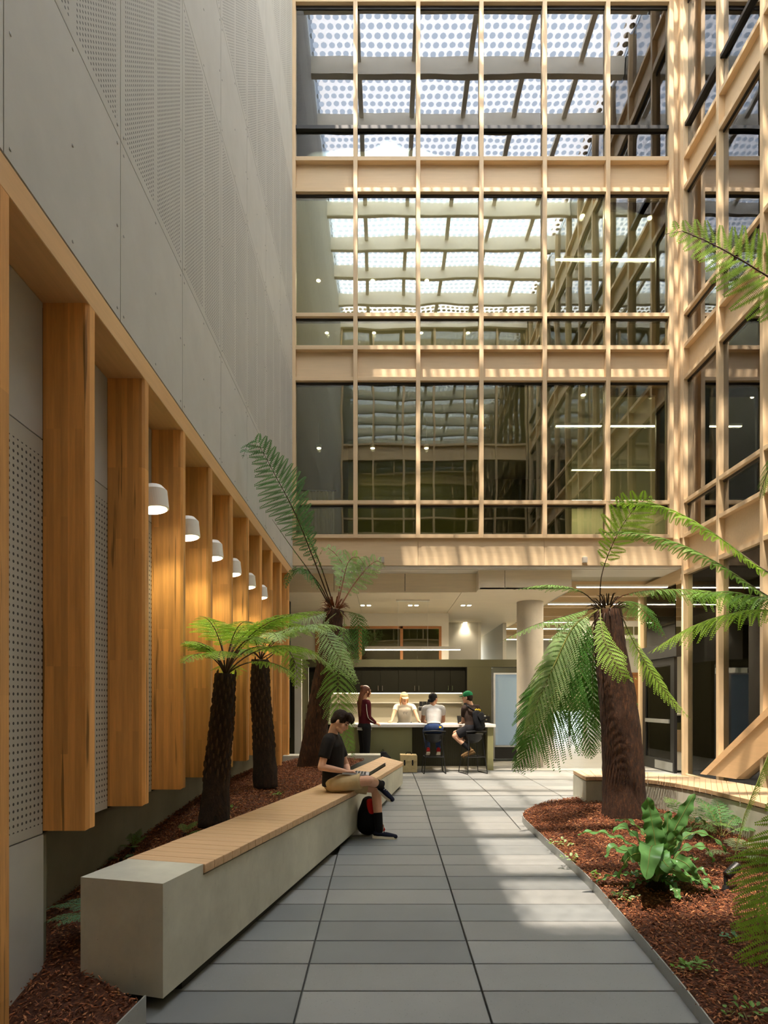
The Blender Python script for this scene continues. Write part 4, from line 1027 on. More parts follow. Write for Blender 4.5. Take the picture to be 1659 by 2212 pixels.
def trunk(parent, pts, rad, mt, scars=0, seed=1, lump=.012):
    path, Lg = spline(pts, 34); mb = MB(); n = 20; rr = random.Random(seed)
    for i, p in enumerate(path):
        t = i / 33 * (len(rad) - 1); k = min(len(rad) - 2, int(t)); r0 = rad[k] + (rad[k+1] - rad[k]) * (t - k)
        T = (path[min(i+1, 33)] - path[max(i-1, 0)]).normalized(); A = T.orthogonal().normalized() if i == 0 else (A - T * A.dot(T)).normalized(); B = T.cross(A)
        for j in range(n):
            a = 2 * PI * j / n; r = r0 + lump * (noise.noise(Vector((math.cos(a) * 2.4, math.sin(a) * 2.4, p.z * 7 + seed))) + .5 * noise.noise(Vector((math.cos(a) * 6, math.sin(a) * 6, p.z * 18 + seed))))
            mb.v.append(tuple(p + (A * math.cos(a) + B * math.sin(a)) * r))
    for i in range(33):
        for j in range(n): mb.f.append((i*n + j, i*n + (j+1) % n, (i+1)*n + (j+1) % n, (i+1)*n + j)); mb.m.append(0)
    mb.f += [tuple(range(n - 1, -1, -1)), tuple(33 * n + j for j in range(n))]; mb.m += [0, 0]
    tr = mb.build('trunk', mt, parent, smooth='all')
    if scars:
        sb = MB(); ga = 2.39996
        for q in range(scars):
            f = 33 * (.30 + .70 * q / scars); i = min(32, int(f)); p = path[i].lerp(path[i + 1], f - i); T = (path[i+1] - path[i]).normalized()
            t = f / 33 * (len(rad) - 1); k = min(len(rad) - 2, int(t)); r0 = rad[k] + (rad[k+1] - rad[k]) * (t - k)
            A = T.orthogonal().normalized(); B = T.cross(A); a = q * ga; o_ = A * math.cos(a) + B * math.sin(a)
            c = p + o_ * (r0 - .004); s_ = rr.uniform(.8, 1.25)
            sb.tube([c - T * .030 * s_, c - T * .010 * s_ + o_ * .006, c + T * .018 * s_ + o_ * .008, c + T * .040 * s_ + o_ * .003], [.004 * s_, .010 * s_, .009 * s_, .003], 5)
        tag(sb.build('leaf_scars', 'scar_brown', tr), kind='stuff')
    return tr
def tree_fern(label, pts, rad, mt, fronds, scars=0, seed=1, name='tree_fern'):
    t = thing(name, label, 'tree fern', pts[0]); trunk(t, pts, rad, mt, scars, seed)
    rr = random.Random(seed)
    for i, fd in enumerate(fronds):
        path, w, leaf, stem, kw = fd; me = frond_mesh(path, w, leaf, stem, rr=rr, **kw); link('frond', me, t)
    return t
def crown_hair(t, c, r, mt='stem_red', k=40, seed=3):
    rr = random.Random(seed); mb = MB()
    for i in range(k):
        a = rr.uniform(0, 6.28); e = rr.uniform(-.6, 1.2); d = Vector((math.cos(a) * math.cos(e), math.sin(a) * math.cos(e), math.sin(e)))
        s = c + d * r * .5; mb.tube([s, s + d * r * .7 + Vector((0, 0, .02)), s + d * r * 1.1 - Vector((0, 0, .03))], [.008, .006, .002], 4)
    tag(mb.build('crown_fibres', mt, t), kind='stuff')
# --- first fern by the bench
Z1 = 5.55; c1 = P(487, 1455, Z1); b1 = P(462, 1788, Z1 - .15)
fr1 = []
for az, e0, bend, ln, w in ((200, 55, 75, .80, .20), (160, 60, 85, .85, .24), (120, 62, 80, .9, .26), (80, 60, 85, .9, .26), (40, 55, 85, 1.0, .26), (5, 50, 70, 1.05, .26), (-25, 48, 75, 1.0, .25), (-60, 55, 90, .85, .24), (-95, 62, 85, .75, .24), (-130, 55, 85, .8, .22), (225, 70, 100, .7, .2), (60, 72, 90, .8, .24), (-5, 66, 90, .9, .25), (180, 72, 90, .7, .2), (100, 25, 90, .6, .2), (-20, 20, 80, .7, .24), (-80, 30, 80, .7, .24), (20, 35, 80, .9, .26), (-50, 40, 80, .8, .24), (60, 40, 85, .85, .24), (-110, 35, 90, .6, .22)):
    fr1.append((arch(c1 + Vector((0, 0, -.02)), math.radians(az), math.radians(min(84, e0 + 20)), math.radians(bend + 5), ln * (.72 if 140 < az % 360 < 250 else 1.12)), w, 'leaf_bright', 'stem_brown', dict(start=.34, peak=.3, droop=.22, fine=.014, sp=.042)))
t = tree_fern('dark trunked tree fern with bright crown nearest on the left, behind the bench', [b1, P(470, 1650, Z1), P(480, 1560, Z1), c1], [.135, .118, .105, .10, .085], 'trunk_bark', fr1, 150, 4)
# --- second fern
Z2 = 7.5; c2 = P(563, 1425, Z2); b2 = P(574, 1700, Z2)
fr2 = []
for az, e0, bend, ln, w in ((0, 45, 80, 1.25, .32), (-30, 45, 90, 1.2, .32), (30, 50, 85, 1.2, .3), (70, 55, 90, 1.0, .3), (110, 50, 90, .9, .3), (-65, 45, 100, 1.0, .3), (-100, 50, 100, .9, .28), (190, 40, 100, .8, .25), (230, 40, 100, .8, .25), (15, 25, 100, 1.1, .3), (150, 40, 90, .8, .25)):
    fr2.append((arch(c2, math.radians(az), math.radians(e0 + 16), math.radians(bend + 5), ln * (.6 if 140 < az % 360 < 250 else 1)), w, 'leaf_pale' if abs(az) < 70 else 'leaf_mid', 'stem_brown', dict(start=.25, peak=.3, droop=.35, fine=.017, sp=.055)))
fr2.append((pxpath([(575, 1425, Z2), (615, 1400, Z2 - .1), (640, 1440, Z2 - .2), (640, 1490, Z2 - .25)]), .22, 'leaf_bright', 'stem_brown', dict(hint=(1, .2, 0), droop=.2)))
t = tree_fern('second tree fern on the left with a knobbly black trunk and pale fronds', [b2, P(570, 1600, Z2), P(563, 1500, Z2), c2], [.15, .135, .12, .115, .10], 'trunk_bark', fr2, 170, 9)
# --- third fern: tall leaning trunk by the kitchen
Z3 = 9.55; c3 = P(722, 1318, Z3); b3 = P(672, 1668, Z3 + .3)
k3 = dict(start=.22, peak=.45, droop=.12, fine=.021, stem_r=.012, sp=.095)
fr3 = [
 (pxpath([(718, 1315, Z3), (690, 1240, Z3 - .3), (640, 1115, Z3 - 1.0), (592, 1022, Z3 - 1.7), (556, 958, Z3 - 2.1), (532, 962, Z3 - 2.25), (524, 990, Z3 - 2.35)]), .40, 'leaf_blue', 'stem_brown', dict(k3, hint=(.8, .2, .55))),
 (pxpath([(716, 1316, Z3), (672, 1240, Z3 - .2), (625, 1175, Z3 - .5), (588, 1122, Z3 - .9)]), .09, 'leaf_mid', 'stem_brown', dict(k3, hint=(0, 1, .2))),
 (pxpath([(722, 1312, Z3), (690, 1215, Z3 - .3), (650, 1130, Z3 - .7), (615, 1065, Z3 - 1.2)]), .16, 'leaf_mid', 'stem_brown', dict(k3, hint=(.3, 1, 0))),
 (pxpath([(716, 1314, Z3), (690, 1262, Z3 - .2), (655, 1228, Z3 - .4), (622, 1240, Z3 - .6), (612, 1265, Z3 - .7)]), .30, 'leaf_dark', 'stem_brown', dict(k3, hint=(.2, 1, 0), droop=.6)),
 (pxpath([(726, 1312, Z3), (735, 1262, Z3 + .3), (738, 1215, Z3 + .5), (705, 1182, Z3 + .6), (690, 1200, Z3 + .7)]), .20, 'leaf_pale', 'stem_red', dict(k3, hint=(1, 0, 0))),
 (pxpath([(728, 1314, Z3), (740, 1262, Z3 + .2), (752, 1215, Z3 + .3), (772, 1202, Z3 + .3), (790, 1225, Z3 + .3)]), .26, 'leaf_pale', 'stem_red', dict(k3, hint=(1, .3, 0), dens=.7)),
 (pxpath([(732, 1316, Z3), (765, 1262, Z3 + .3), (800, 1220, Z3 + .4), (822, 1212, Z3 + .5), (832, 1228, Z3 + .5)]), .28, 'leaf_pale', 'stem_red', dict(k3, hint=(.6, .2, -.7), dens=.7)),
 (pxpath([(735, 1320, Z3 - .1), (745, 1345, Z3 - .3), (735, 1420, Z3 - .45), (730, 1500, Z3 - .45), (745, 1575, Z3 - .45), (768, 1645, Z3 - .45)]), .34, 'leaf_mid', 'stem_green', dict(hint=(1, .15, 0), droop=.45, fine=.017, start=.12, peak=.4, sp=.085)),
 (pxpath([(730, 1322, Z3 - .1), (700, 1352, Z3 - .4), (720, 1400, Z3 - .6), (755, 1450, Z3 - .7), (778, 1478, Z3 - .7)]), .26, 'leaf_pale', 'stem_green', dict(hint=(.7, .3, .6), droop=.3, fine=.02)),
 (pxpath([(715, 1318, Z3), (680, 1330, Z3 - .4), (640, 1335, Z3 - .6), (610, 1360, Z3 - .8)]), .26, 'leaf_pale', 'stem_green', dict(hint=(0, 1, .3), droop=.5, fine=.02)),
 (pxpath([(740, 1320, Z3), (770, 1330, Z3 + .4), (775, 1380, Z3 + .5), (770, 1440, Z3 + .5)]), .22, 'leaf_dark', 'stem_green', dict(hint=(1, .2, 0), droop=.4, fine=.024)),
]
t = tree_fern('tall leaning tree fern in front of the kitchen with fronds rising to the facade', [b3, P(690, 1520, Z3 + .15), P(708, 1420, Z3), c3], [.24, .19, .165, .15, .15], 'trunk_fibre', fr3, 60, 15)
crown_hair(t, c3, .16, k=70)
# --- fourth fern: stout trunk in the right bed
Z4 = 7.55; c4 = P(1312, 1318, Z4); b4 = P(1348, 1772, Z4)
kd = dict(pk=1.0, wd=.72, droop=.5, fine=.014, start=.12, peak=.5, stem_r=.010, sp=.066)
fr4 = [
 (pxpath([(1296, 1306, Z4), (1300, 1240, Z4), (1328, 1165, Z4 - .1), (1360, 1112, Z4 - .2), (1388, 1082, Z4 - .3), (1412, 1076, Z4 - .4)]), .40, 'leaf_bright', 'stem_brown', dict(start=.30, peak=.55, droop=.10, fine=.015, hint=(.85, .2, -.5), sp=.09)),
 (pxpath([(1290, 1308, Z4), (1255, 1278, Z4 - .1), (1185, 1264, Z4 - .2), (1108, 1274, Z4 - .2)]), .17, 'leaf_mid', 'stem_brown', dict(start=.2, droop=.3, fine=.016)),
 (pxpath([(1288, 1312, Z4), (1225, 1330, Z4 - .4), (1150, 1352, Z4 - .7), (1078, 1388, Z4 - .8)]), .20, 'leaf_mid', 'stem_brown', dict(start=.12, droop=.4, fine=.016)),
 (pxpath([(1290, 1318, Z4 - .1), (1262, 1345, Z4 - .35), (1226, 1430, Z4 - .5), (1185, 1530, Z4 - .55), (1135, 1625, Z4 - .55), (1110, 1668, Z4 - .5)]), .56, 'leaf_deep', 'stem_green', dict(kd, hint=(.9, .25, .35), dens=1.25)),
 (pxpath([(1290, 1320, Z4), (1252, 1350, Z4 - .1), (1205, 1440, Z4 - .1), (1160, 1540, Z4 - .1), (1125, 1640, Z4 - .1)]), .46, 'leaf_dark', 'stem_green', dict(kd, hint=(.9, .25, .35))),
 (pxpath([(1295, 1322, Z4 + .2), (1268, 1380, Z4 + .4), (1258, 1470, Z4 + .5), (1268, 1560, Z4 + .5), (1278, 1640, Z4 + .5)]), .46, 'leaf_dark', 'stem_green', dict(kd, hint=(1, .2, 0), dens=1.2)),
 (pxpath([(1296, 1316, Z4 - .2), (1302, 1372, Z4 - .45), (1325, 1425, Z4 - .6), (1348, 1462, Z4 - .65), (1378, 1466, Z4 - .65)]), .19, 'leaf_bright', 'stem_green', dict(start=.1, droop=.25, fine=.016, hint=(-.6, .2, .3), peak=.5)),
 (pxpath([(1340, 1322, Z4 + .1), (1365, 1380, Z4), (1400, 1440, Z4 - .1), (1450, 1510, Z4 - .2), (1495, 1556, Z4 - .2)]), .21, 'leaf_bright', 'stem_green', dict(start=.1, droop=.35, fine=.015, hint=(.7, .6, .5))),
 (pxpath([(1315, 1306, Z4), (1350, 1285, Z4 + .1), (1420, 1274, Z4 - .1), (1520, 1276, Z4 - .3), (1640, 1300, Z4 - .5)]), .34, 'leaf_mid', 'stem_red', dict(start=.15, droop=.55, fine=.015, peak=.6)),
 (pxpath([(1288, 1320, Z4 - .1), (1240, 1352, Z4 - .5), (1200, 1430, Z4 - .75), (1160, 1520, Z4 - .85), (1128, 1600, Z4 - .85)]), .34, 'leaf_pale', 'stem_green', dict(kd, hint=(.8, .5, .3))),
 (pxpath([(1300, 1322, Z4 + .2), (1285, 1390, Z4 + .3), (1280, 1480, Z4 + .35), (1290, 1580, Z4 + .35)]), .34, 'leaf_deep', 'stem_green', dict(kd, hint=(1, .2, 0))),
 (pxpath([(1320, 1305, Z4 + .1), (1360, 1300, Z4 + .5), (1400, 1330, Z4 + .8), (1440, 1380, Z4 + .9)]), .24, 'leaf_dark', 'stem_red', dict(start=.15, droop=.4, fine=.02)),
]
t = tree_fern('stout brown tree fern trunk in the right bed with long hanging fronds', [b4, P(1345, 1640, Z4), P(1335, 1520, Z4), P(1318, 1400, Z4), c4], [.265, .245, .235, .215, .19, .16], 'trunk_fibre', fr4, 0, 21)
crown_hair(t, c4 - Vector((0, 0, .02)), .17, 'stem_brown', 60)
# --- ferns standing beyond the right photo edge, reaching in
Z5 = 4.9; c5 = P(1860, 1400, Z5); b5 = Vector((c5.x + .1, Z5, fz(Z5) + .05))
def fr5p(*pts): return [c5] + pxpath(pts)
k5 = dict(start=.25, droop=.3, fine=.014, peak=.55, stem_r=.011, sp=.062)
fr5 = [
 (fr5p((1740, 1290, 5.0), (1640, 1225, 5.2), (1560, 1165, 5.5), (1480, 1115, 5.7), (1405, 1088, 5.9), (1310, 1084, 6.0)), .30, 'leaf_bright', 'stem_brown', dict(k5)),
 (fr5p((1760, 1340, 4.9), (1660, 1290, 5.2), (1560, 1222, 5.5), (1460, 1172, 5.7), (1360, 1150, 5.9), (1285, 1152, 6.0)), .30, 'leaf_mid', 'stem_brown', dict(k5)),
 (fr5p((1760, 1345, 4.8), (1660, 1318, 5.0), (1580, 1325, 5.2), (1490, 1355, 5.3), (1398, 1412, 5.4)), .30, 'leaf_bright', 'stem_green', dict(k5, droop=.5)),
 (fr5p((1700, 1300, 4.8), (1640, 1290, 4.9), (1560, 1278, 5.1), (1470, 1285, 5.3)), .28, 'leaf_mid', 'stem_brown', dict(k5, droop=.6)),
 (fr5p((1740, 1440, 4.6), (1680, 1580, 4.45), (1640, 1680, 4.4), (1605, 1770, 4.4), (1583, 1866, 4.4)), .075, 'leaf_bright', 'stem_green', dict(k5, hint=(1, .5, 0), sp=.022, droop=.3, start=.3, peak=.3, pk=.7, fine=.014, fold=.5)),
 (fr5p((1780, 1600, 4.2), (1720, 1780, 4.0), (1668, 1880, 3.95), (1638, 1960, 3.9), (1608, 2030, 3.9)), .34, 'leaf_bright', 'stem_green', dict(k5, hint=(-.8, .1, .55), droop=.1, peak=.72)),
 (fr5p((1800, 1700, 4.0), (1740, 1900, 3.75), (1690, 2000, 3.7), (1655, 2090, 3.7), (1622, 2165, 3.7)), .34, 'leaf_bright', 'stem_green', dict(k5, hint=(-.9, .1, .3), droop=.15, peak=.75)),
]
for az, e0, bend, ln in ((10, 50, 90, 1.4), (60, 50, 100, 1.4), (-50, 40, 100, 1.3)):
    fr5.append((arch(c5, math.radians(az), math.radians(e0), math.radians(bend), ln), .3, 'leaf_mid', 'stem_brown', dict(k5)))
t = tree_fern('tree fern beyond the right photo edge whose fronds arch in over the bed', [b5, b5.lerp(c5, .5), c5], [.2, .17, .15], 'trunk_fibre', fr5, 0, 33)
Z6 = 4.3; c6 = P(1960, 860, Z6); b6 = Vector((c6.x + .25, Z6 - .3, fz(Z6) + .05))
fr6 = [([c6] + pxpath([(1840, 740, 4.3), (1740, 655, 4.3), (1650, 592, 4.3), (1560, 538, 4.3), (1490, 505, 4.3), (1442, 492, 4.3), (1436, 506, 4.3)]), .44, 'leaf_bright', 'stem_brown', dict(start=.28, droop=.05, fine=.0135, peak=.35, hint=(.45, .2, .87), stem_r=.012, lean=.25, sp=.085))]
for az, e0, bend, ln in ((20, 55, 100, 1.5), (80, 50, 100, 1.5), (-60, 45, 100, 1.4), (140, 25, 110, 1.2)):
    fr6.append((arch(c6, math.radians(az), math.radians(e0), math.radians(bend), ln), .32, 'leaf_mid', 'stem_brown', dict(k5)))
t = tree_fern('tallest tree fern beyond the right photo edge, one frond tip against the upper windows', [b6, b6.lerp(c6, .5), c6], [.22, .18, .15], 'trunk_fibre', fr6, 0, 35)

# --- bird's nest fern
def strap(pts, w, hint, wav=.012, k=18, seed=0):
    path, Lg = spline(pts, k); mb = MB(); rr = random.Random(seed); ph = rr.uniform(0, 6)
    for i, p in enumerate(path):
        u = i / (k - 1); T = (path[min(i+1, k-1)] - path[max(i-1, 0)]).normalized(); h = Vector(hint); S = (h - T * h.dot(T)).normalized(); Nn = S.cross(T)
        if Nn.z < 0: Nn = -Nn
        ww = w * (0.25 + .75 * min(1, u / .45)) * (1 if u < .6 else max(.05, math.sqrt(max(0, 1 - ((u - .6) / .4) ** 2))))
        for s, d in ((-1, .02), (-.5, .012), (0, 0), (.5, .012), (1, .02)):
            z = d * ww * 6 + abs(s) * wav * math.sin(u * 38 + ph + (1.4 if s > 0 else 0)) * 1.2
            mb.v.append(tuple(p + S * s * ww + Nn * z))
    for i in range(k - 1):
        for j in range(4): a = i * 5 + j; mb.f.append((a, a + 1, a + 6, a + 5)); mb.m.append(0)
    o = len(mb.v); mb.tube([p + Vector((0, 0, .004)) for p in path[::2]], [.006 * (1 - .8 * i / len(path[::2])) for i in range(len(path[::2]))], 4, mi=1)
    return mb.mesh('leaf', ['nest_leaf', 'stem_green'], smooth='all')
ZN = 5.05; cN = P(1420, 1872, ZN); cN.z = zr(cN.x, ZN) + .02
nf = thing('nest_fern', 'glossy broad leaved nest fern spreading over the right mulch bed', 'fern', cN)
def npx(*pts): return [cN + Vector((0, 0, .03))] + pxpath(pts)
NL = [(npx((1415, 1820, ZN), (1405, 1760, ZN), (1398, 1722, ZN - .02)), .080, (1, .1, 0)), (npx((1440, 1820, ZN + .05), (1442, 1770, ZN + .08), (1446, 1752, ZN + .1)), .055, (1, .2, 0)),
      (npx((1450, 1810, ZN), (1475, 1760, ZN + .02), (1500, 1715, ZN + .05)), .06, (.9, .1, .4)), (npx((1412, 1835, ZN - .25), (1405, 1835, ZN - .40), (1400, 1870, ZN - .5), (1395, 1900, ZN - .52)), .085, (1, .1, 0)),
      (npx((1390, 1830, ZN - .1), (1360, 1795, ZN - .15), (1340, 1785, ZN - .2), (1325, 1800, ZN - .2)), .05, (.4, 1, .2)), (npx((1370, 1830, ZN), (1320, 1805, ZN), (1285, 1797, ZN), (1248, 1802, ZN)), .04, (.2, 1, .1)),
      (npx((1380, 1845, ZN - .2), (1345, 1838, ZN - .3), (1325, 1830, ZN - .3), (1306, 1850, ZN - .35)), .05, (.3, 1, .3)), (npx((1390, 1850, ZN - .3), (1362, 1850, ZN - .45), (1345, 1875, ZN - .5), (1338, 1898, ZN - .5)), .06, (.7, .6, .2)),
      (npx((1430, 1860, ZN - .3), (1440, 1870, ZN - .5), (1470, 1890, ZN - .55), (1495, 1910, ZN - .55)), .05, (.7, -.5, .2)), (npx((1470, 1840, ZN), (1500, 1830, ZN), (1525, 1832, ZN), (1542, 1862, ZN)), .045, (.3, 1, .2)),
      (npx((1460, 1830, ZN + .1), (1500, 1800, ZN + .2), (1540, 1810, ZN + .2), (1570, 1840, ZN + .2)), .045, (.2, 1, .2)), (npx((1440, 1840, ZN - .15), (1455, 1815, ZN - .2), (1468, 1800, ZN - .2), (1478, 1785, ZN - .2)), .07, (1, .2, .3)),
      (npx((1460, 1825, ZN + .2), (1490, 1790, ZN + .35), (1510, 1770, ZN + .4), (1525, 1780, ZN + .4)), .04, (.5, 1, 0)), (npx((1425, 1845, ZN - .2), (1428, 1850, ZN - .35), (1425, 1880, ZN - .45), (1420, 1905, ZN - .45)), .06, (1, .3, 0)),
      (npx((1400, 1820, ZN + .15), (1370, 1780, ZN + .25), (1345, 1770, ZN + .3), (1330, 1775, ZN + .3)), .045, (.4, 1, 0)), (npx((1450, 1860, ZN - .25), (1480, 1865, ZN - .35), (1498, 1885, ZN - .4), (1510, 1900, ZN - .4)), .05, (.6, -.6, .1))]
rn = random.Random(8)
for i in range(14):
    az = i * 2.4 + rn.uniform(-.2, .2); e0 = rn.uniform(.5, 1.25); ln = rn.uniform(.34, .56)
    NL.append((arch(cN + Vector((0, 0, .02)), az, e0, rn.uniform(1.2, 2.0), ln), rn.uniform(.035, .055), (-math.sin(az), math.cos(az), .15)))
for i, (p_, w_, h_) in enumerate(NL): link('leaf', strap(p_, w_ * 1.0, h_, .0135, 46, seed=i), nf)
MB().lathe((cN.x, cN.y, cN.z - .06), [(.10, 0), (.09, .06), (.05, .12)], 12).build('root_ball', 'trunk_bark', nf, smooth=True)
# --- low ferns
def low_fern(label, base, spec, leaf, w=.07, fine=.012, name='low_fern', stem='stem_green'):
    t = thing(name, label, 'fern', base); rr = random.Random(int(base.x * 1000))
    for az, e0, bend, ln in spec:
        link('frond', frond_mesh(arch(base, math.radians(az), math.radians(e0), math.radians(bend), ln), w, leaf, stem, rr=rr, start=.2, droop=.15, fine=fine, stem_r=.004, peak=.35, sp=.03 if w < .1 else .045), t)
    MB().lathe((base.x, base.y, base.z - .02), [(.02, 0), (.018, .03), (.008, .045)], 7).build('root_crown', 'trunk_bark', t)
    return t
def ground_l(px, py):
    p = PZ(px, py, CZ - 1.2)
    for _ in range(6): p = PZ(px, py, zl(p.x, p.y))
    p.z += .01; return p
def ground_r(px, py):
    p = PF(px, py)
    for _ in range(6): p = PZ(px, py, zr(p.x, p.y))
    p.z += .01; return p
low_fern('small fern with drooping blue green fronds beside the near concrete bench end', Vector((-1.68, 3.85, zl(-1.68, 3.85))), [(185, 62, 90, .52), (165, 66, 90, .46), (205, 55, 85, .48), (225, 62, 90, .42), (140, 70, 70, .40), (100, 66, 80, .34)], 'leaf_blue', .085)
low_fern('tiny upright fern in the mulch left of the bench seat', ground_l(287, 1838), [(80, 75, 50, .22), (120, 70, 60, .20), (40, 70, 60, .18), (-60, 55, 70, .15), (200, 60, 80, .13)], 'leaf_mid', .055)
low_fern('small fern leaning over the timber bench slats', ground_l(400, 1808), [(-20, 35, 40, .26), (60, 65, 60, .2), (120, 55, 60, .2), (10, 30, 50, .22)], 'leaf_mid', .055)
low_fern('low silvery fern against the bench back near its bare concrete end', ground_l(262, 1862), [(-10, 25, 30, .2), (160, 30, 50, .16), (60, 40, 60, .15)], 'leaf_blue', .05)
spec_r = [(100, 70, 70, .6), (150, 55, 80, .6), (60, 60, 80, .62), (20, 55, 80, .6), (-30, 55, 90, .5), (200, 50, 80, .55), (-80, 55, 90, .45)]
low_fern('leafy fern clump between the nest fern and the curved bench', ground_r(1490, 1800), spec_r, 'leaf_mid', .15, .015)
low_fern('airy fern clump near the right end of the curved bench', ground_r(1560, 1812), [(110, 75, 60, .6), (70, 70, 60, .6), (30, 60, 70, .55), (160, 60, 80, .55), (-20, 50, 80, .5)], 'leaf_dark', .14, .015)
low_fern('grey green fern drooping over the mulch behind the garden spotlight', ground_r(1590, 1858), [(-10, 45, 90, .5), (20, 50, 80, .5), (60, 60, 80, .4), (-60, 40, 80, .4), (190, 50, 80, .35)], 'leaf_pale', .13, .014)
def sprig(label, base, n, rad, leaf, seed):
    t = thing('ground_cover', label, 'plant', base); rr = random.Random(seed); lm = MB()
    lm.add([(0, 0, 0), (.011, .012, .003), (.010, .026, .004), (0, .034, .002), (-.010, .026, .004), (-.011, .012, .003)], [(0, 1, 2, 3), (0, 3, 4, 5)]); me = lm.mesh('leaf', leaf)
    for i in range(n):
        a = rr.uniform(0, 6.28); r = rad * math.sqrt(rr.random()); o = link('leaf', me, t, (r * math.cos(a), r * .7 * math.sin(a), rr.uniform(.01, .05)))
        o.rotation_euler = (rr.uniform(-.2, .9), rr.uniform(-.4, .4), rr.uniform(0, 6.28)); s = rr.uniform(.6, 1.3); o.scale = (s, s, s)
    mb = MB()
    for i in range(5):
        a = rr.uniform(0, 6.28); mb.tube([(base.x, base.y, base.z), (base.x + rad * .5 * math.cos(a), base.y + rad * .35 * math.sin(a), base.z + .03), (base.x + rad * math.cos(a), base.y + rad * .7 * math.sin(a), base.z + .015)], .0016, 4)
    mb.build('runner', 'stem_green', t)
for (px, py, n, r_, lf, lb) in ((1500, 2100, 42, .13, 'leaf_mid', 'leafy green creeper patch in the near mulch, largest of its kind'), (1210, 1828, 36, .16, 'leaf_pale', 'pale creeper patch by the steel edging near the bed point'), (1232, 1862, 26, .12, 'leaf_pale', 'small creeper patch just below the pale one at the bed point'), (1345, 1945, 30, .11, 'leaf_pale', 'creeper patch in the middle of the right mulch'), (1290, 1900, 12, .06, 'leaf_mid', 'tiny sprig left of the nest fern leaves'), (1578, 2034, 14, .06, 'leaf_blue', 'dark little sprig near the lower hanging fronds'), (1600, 2195, 22, .12, 'leaf_mid', 'creeper at the bottom right corner of the bed')):
    sprig(lb, ground_r(px, py), n, r_, lf, px)
for (px, py, n, r_, lb) in ((596, 1722, 14, .06, 'tiny sprig beside the bench seat near the second fern trunk'), (500, 1752, 10, .05, 'tiny sprig beside the bench seat near the first fern trunk')):
    sprig(lb, ground_l(px, py), n, r_, 'leaf_mid', px)
# --- garden spotlight
ps = ground_r(1568, 1925)
t = thing('garden_spotlight', 'black spike spotlight standing in the right mulch bed', 'spotlight', ps)
hd = P(1582, 1880, ps.y); ax = Vector((.62, .2, .42)).normalized()
MB().tube([ps - Vector((0, 0, .05)), Vector((ps.x, ps.y, hd.z - .05)), hd - Vector((.02, 0, .03))], .017, 8).build('spike', 'black_metal', t, smooth=True)
MB().tube([hd - ax * .07, hd - ax * .065, hd + ax * .065, hd + ax * .07], [.033, .036, .036, .030], 16).build('lamp_head', 'black_metal', t, smooth=True)
MB().lathe((ps.x, ps.y, ps.z - .01), [(.035, 0), (.03, .02), (.02, .05)], 10).build('base_joint', 'black_metal', t, smooth=True)

# leaves of the desk plant
px_, t = leaf_jobs
for i in range(12):
    az = i * 2.4; link('leaf', strap(arch(Vector((px_, 17.7, 1.2)), az, 1.2 - .05 * i, 1.2, .42, 5), .045, (-math.sin(az), math.cos(az), 0), .004, 8, i), t).data.materials[0] = M['leaf_dark']
# ------------------------------------------------------------------ people
simple('skin_fair', (222, 172, 142), .5, var=.05, scale=20, spec=.35); simple('skin_tan', (206, 154, 120), .5, spec=.35); simple('skin_warm', (214, 164, 130), .5, spec=.35)
def cloth(name, rgb, rough=.9, var=.10, sc=14):
    m, nt, bs, N, L = nodes(name); c = s2l(rgb); n = tex_noise(nt, coords(nt), sc, 3)
    L.new(ramp(nt, n, [(.3, tuple(v * (1 - var) for v in c)), (.7, tuple(min(1, v * (1 + var)) for v in c))]), bs.inputs['Base Color']); bs.inputs['Roughness'].default_value = rough; bs.inputs['Specular IOR Level'].default_value = .2
    bump(nt, bs, tex_noise(nt, coords(nt), 9, 2), .35, .02)
cloth('tee_black', (38, 35, 33)); cloth('shorts_tan', (196, 174, 132), .9, .06); cloth('sock_black', (24, 24, 26)); cloth('shoe_navy', (26, 30, 46)); simple('shoe_sole', (226, 218, 196), .7); simple('lace_white', (232, 228, 216), .8)
cloth('jacket_maroon', (84, 26, 34)); cloth('pants_black', (26, 26, 27)); cloth('tee_white', (238, 236, 232), .9, .04); cloth('tee_cream', (226, 220, 206), .9, .04); cloth('jeans_blue', (48, 66, 104)); cloth('shoe_red', (170, 36, 40)); cloth('tee_brown', (62, 50, 44)); cloth('shorts_black', (34, 34, 38)); cloth('shoe_brown', (110, 86, 56))
cloth('cap_beige', (200, 184, 142)); cloth('cap_green', (40, 132, 84)); cloth('bag_black', (26, 27, 30)); cloth('bag_red', (200, 40, 34)); cloth('bag_tan', (196, 178, 132)); cloth('print_yellow', (226, 196, 60))
simple('hair_dark', (44, 32, 25), .75, var=.45, scale=60, bmp=.6, spec=.25); simple('hair_black', (22, 20, 20), .65, spec=.3); simple('hair_auburn', (104, 58, 32), .5, var=.3, scale=25); simple('hair_blond', (188, 142, 84), .55, var=.2, scale=25)
simple('eye_dark', (20, 16, 14), .3); simple('lip', (176, 106, 92), .5); simple('laptop_grey', (176, 178, 182), .4, metal=.4); simple('key_dark', (60, 62, 66), .6)

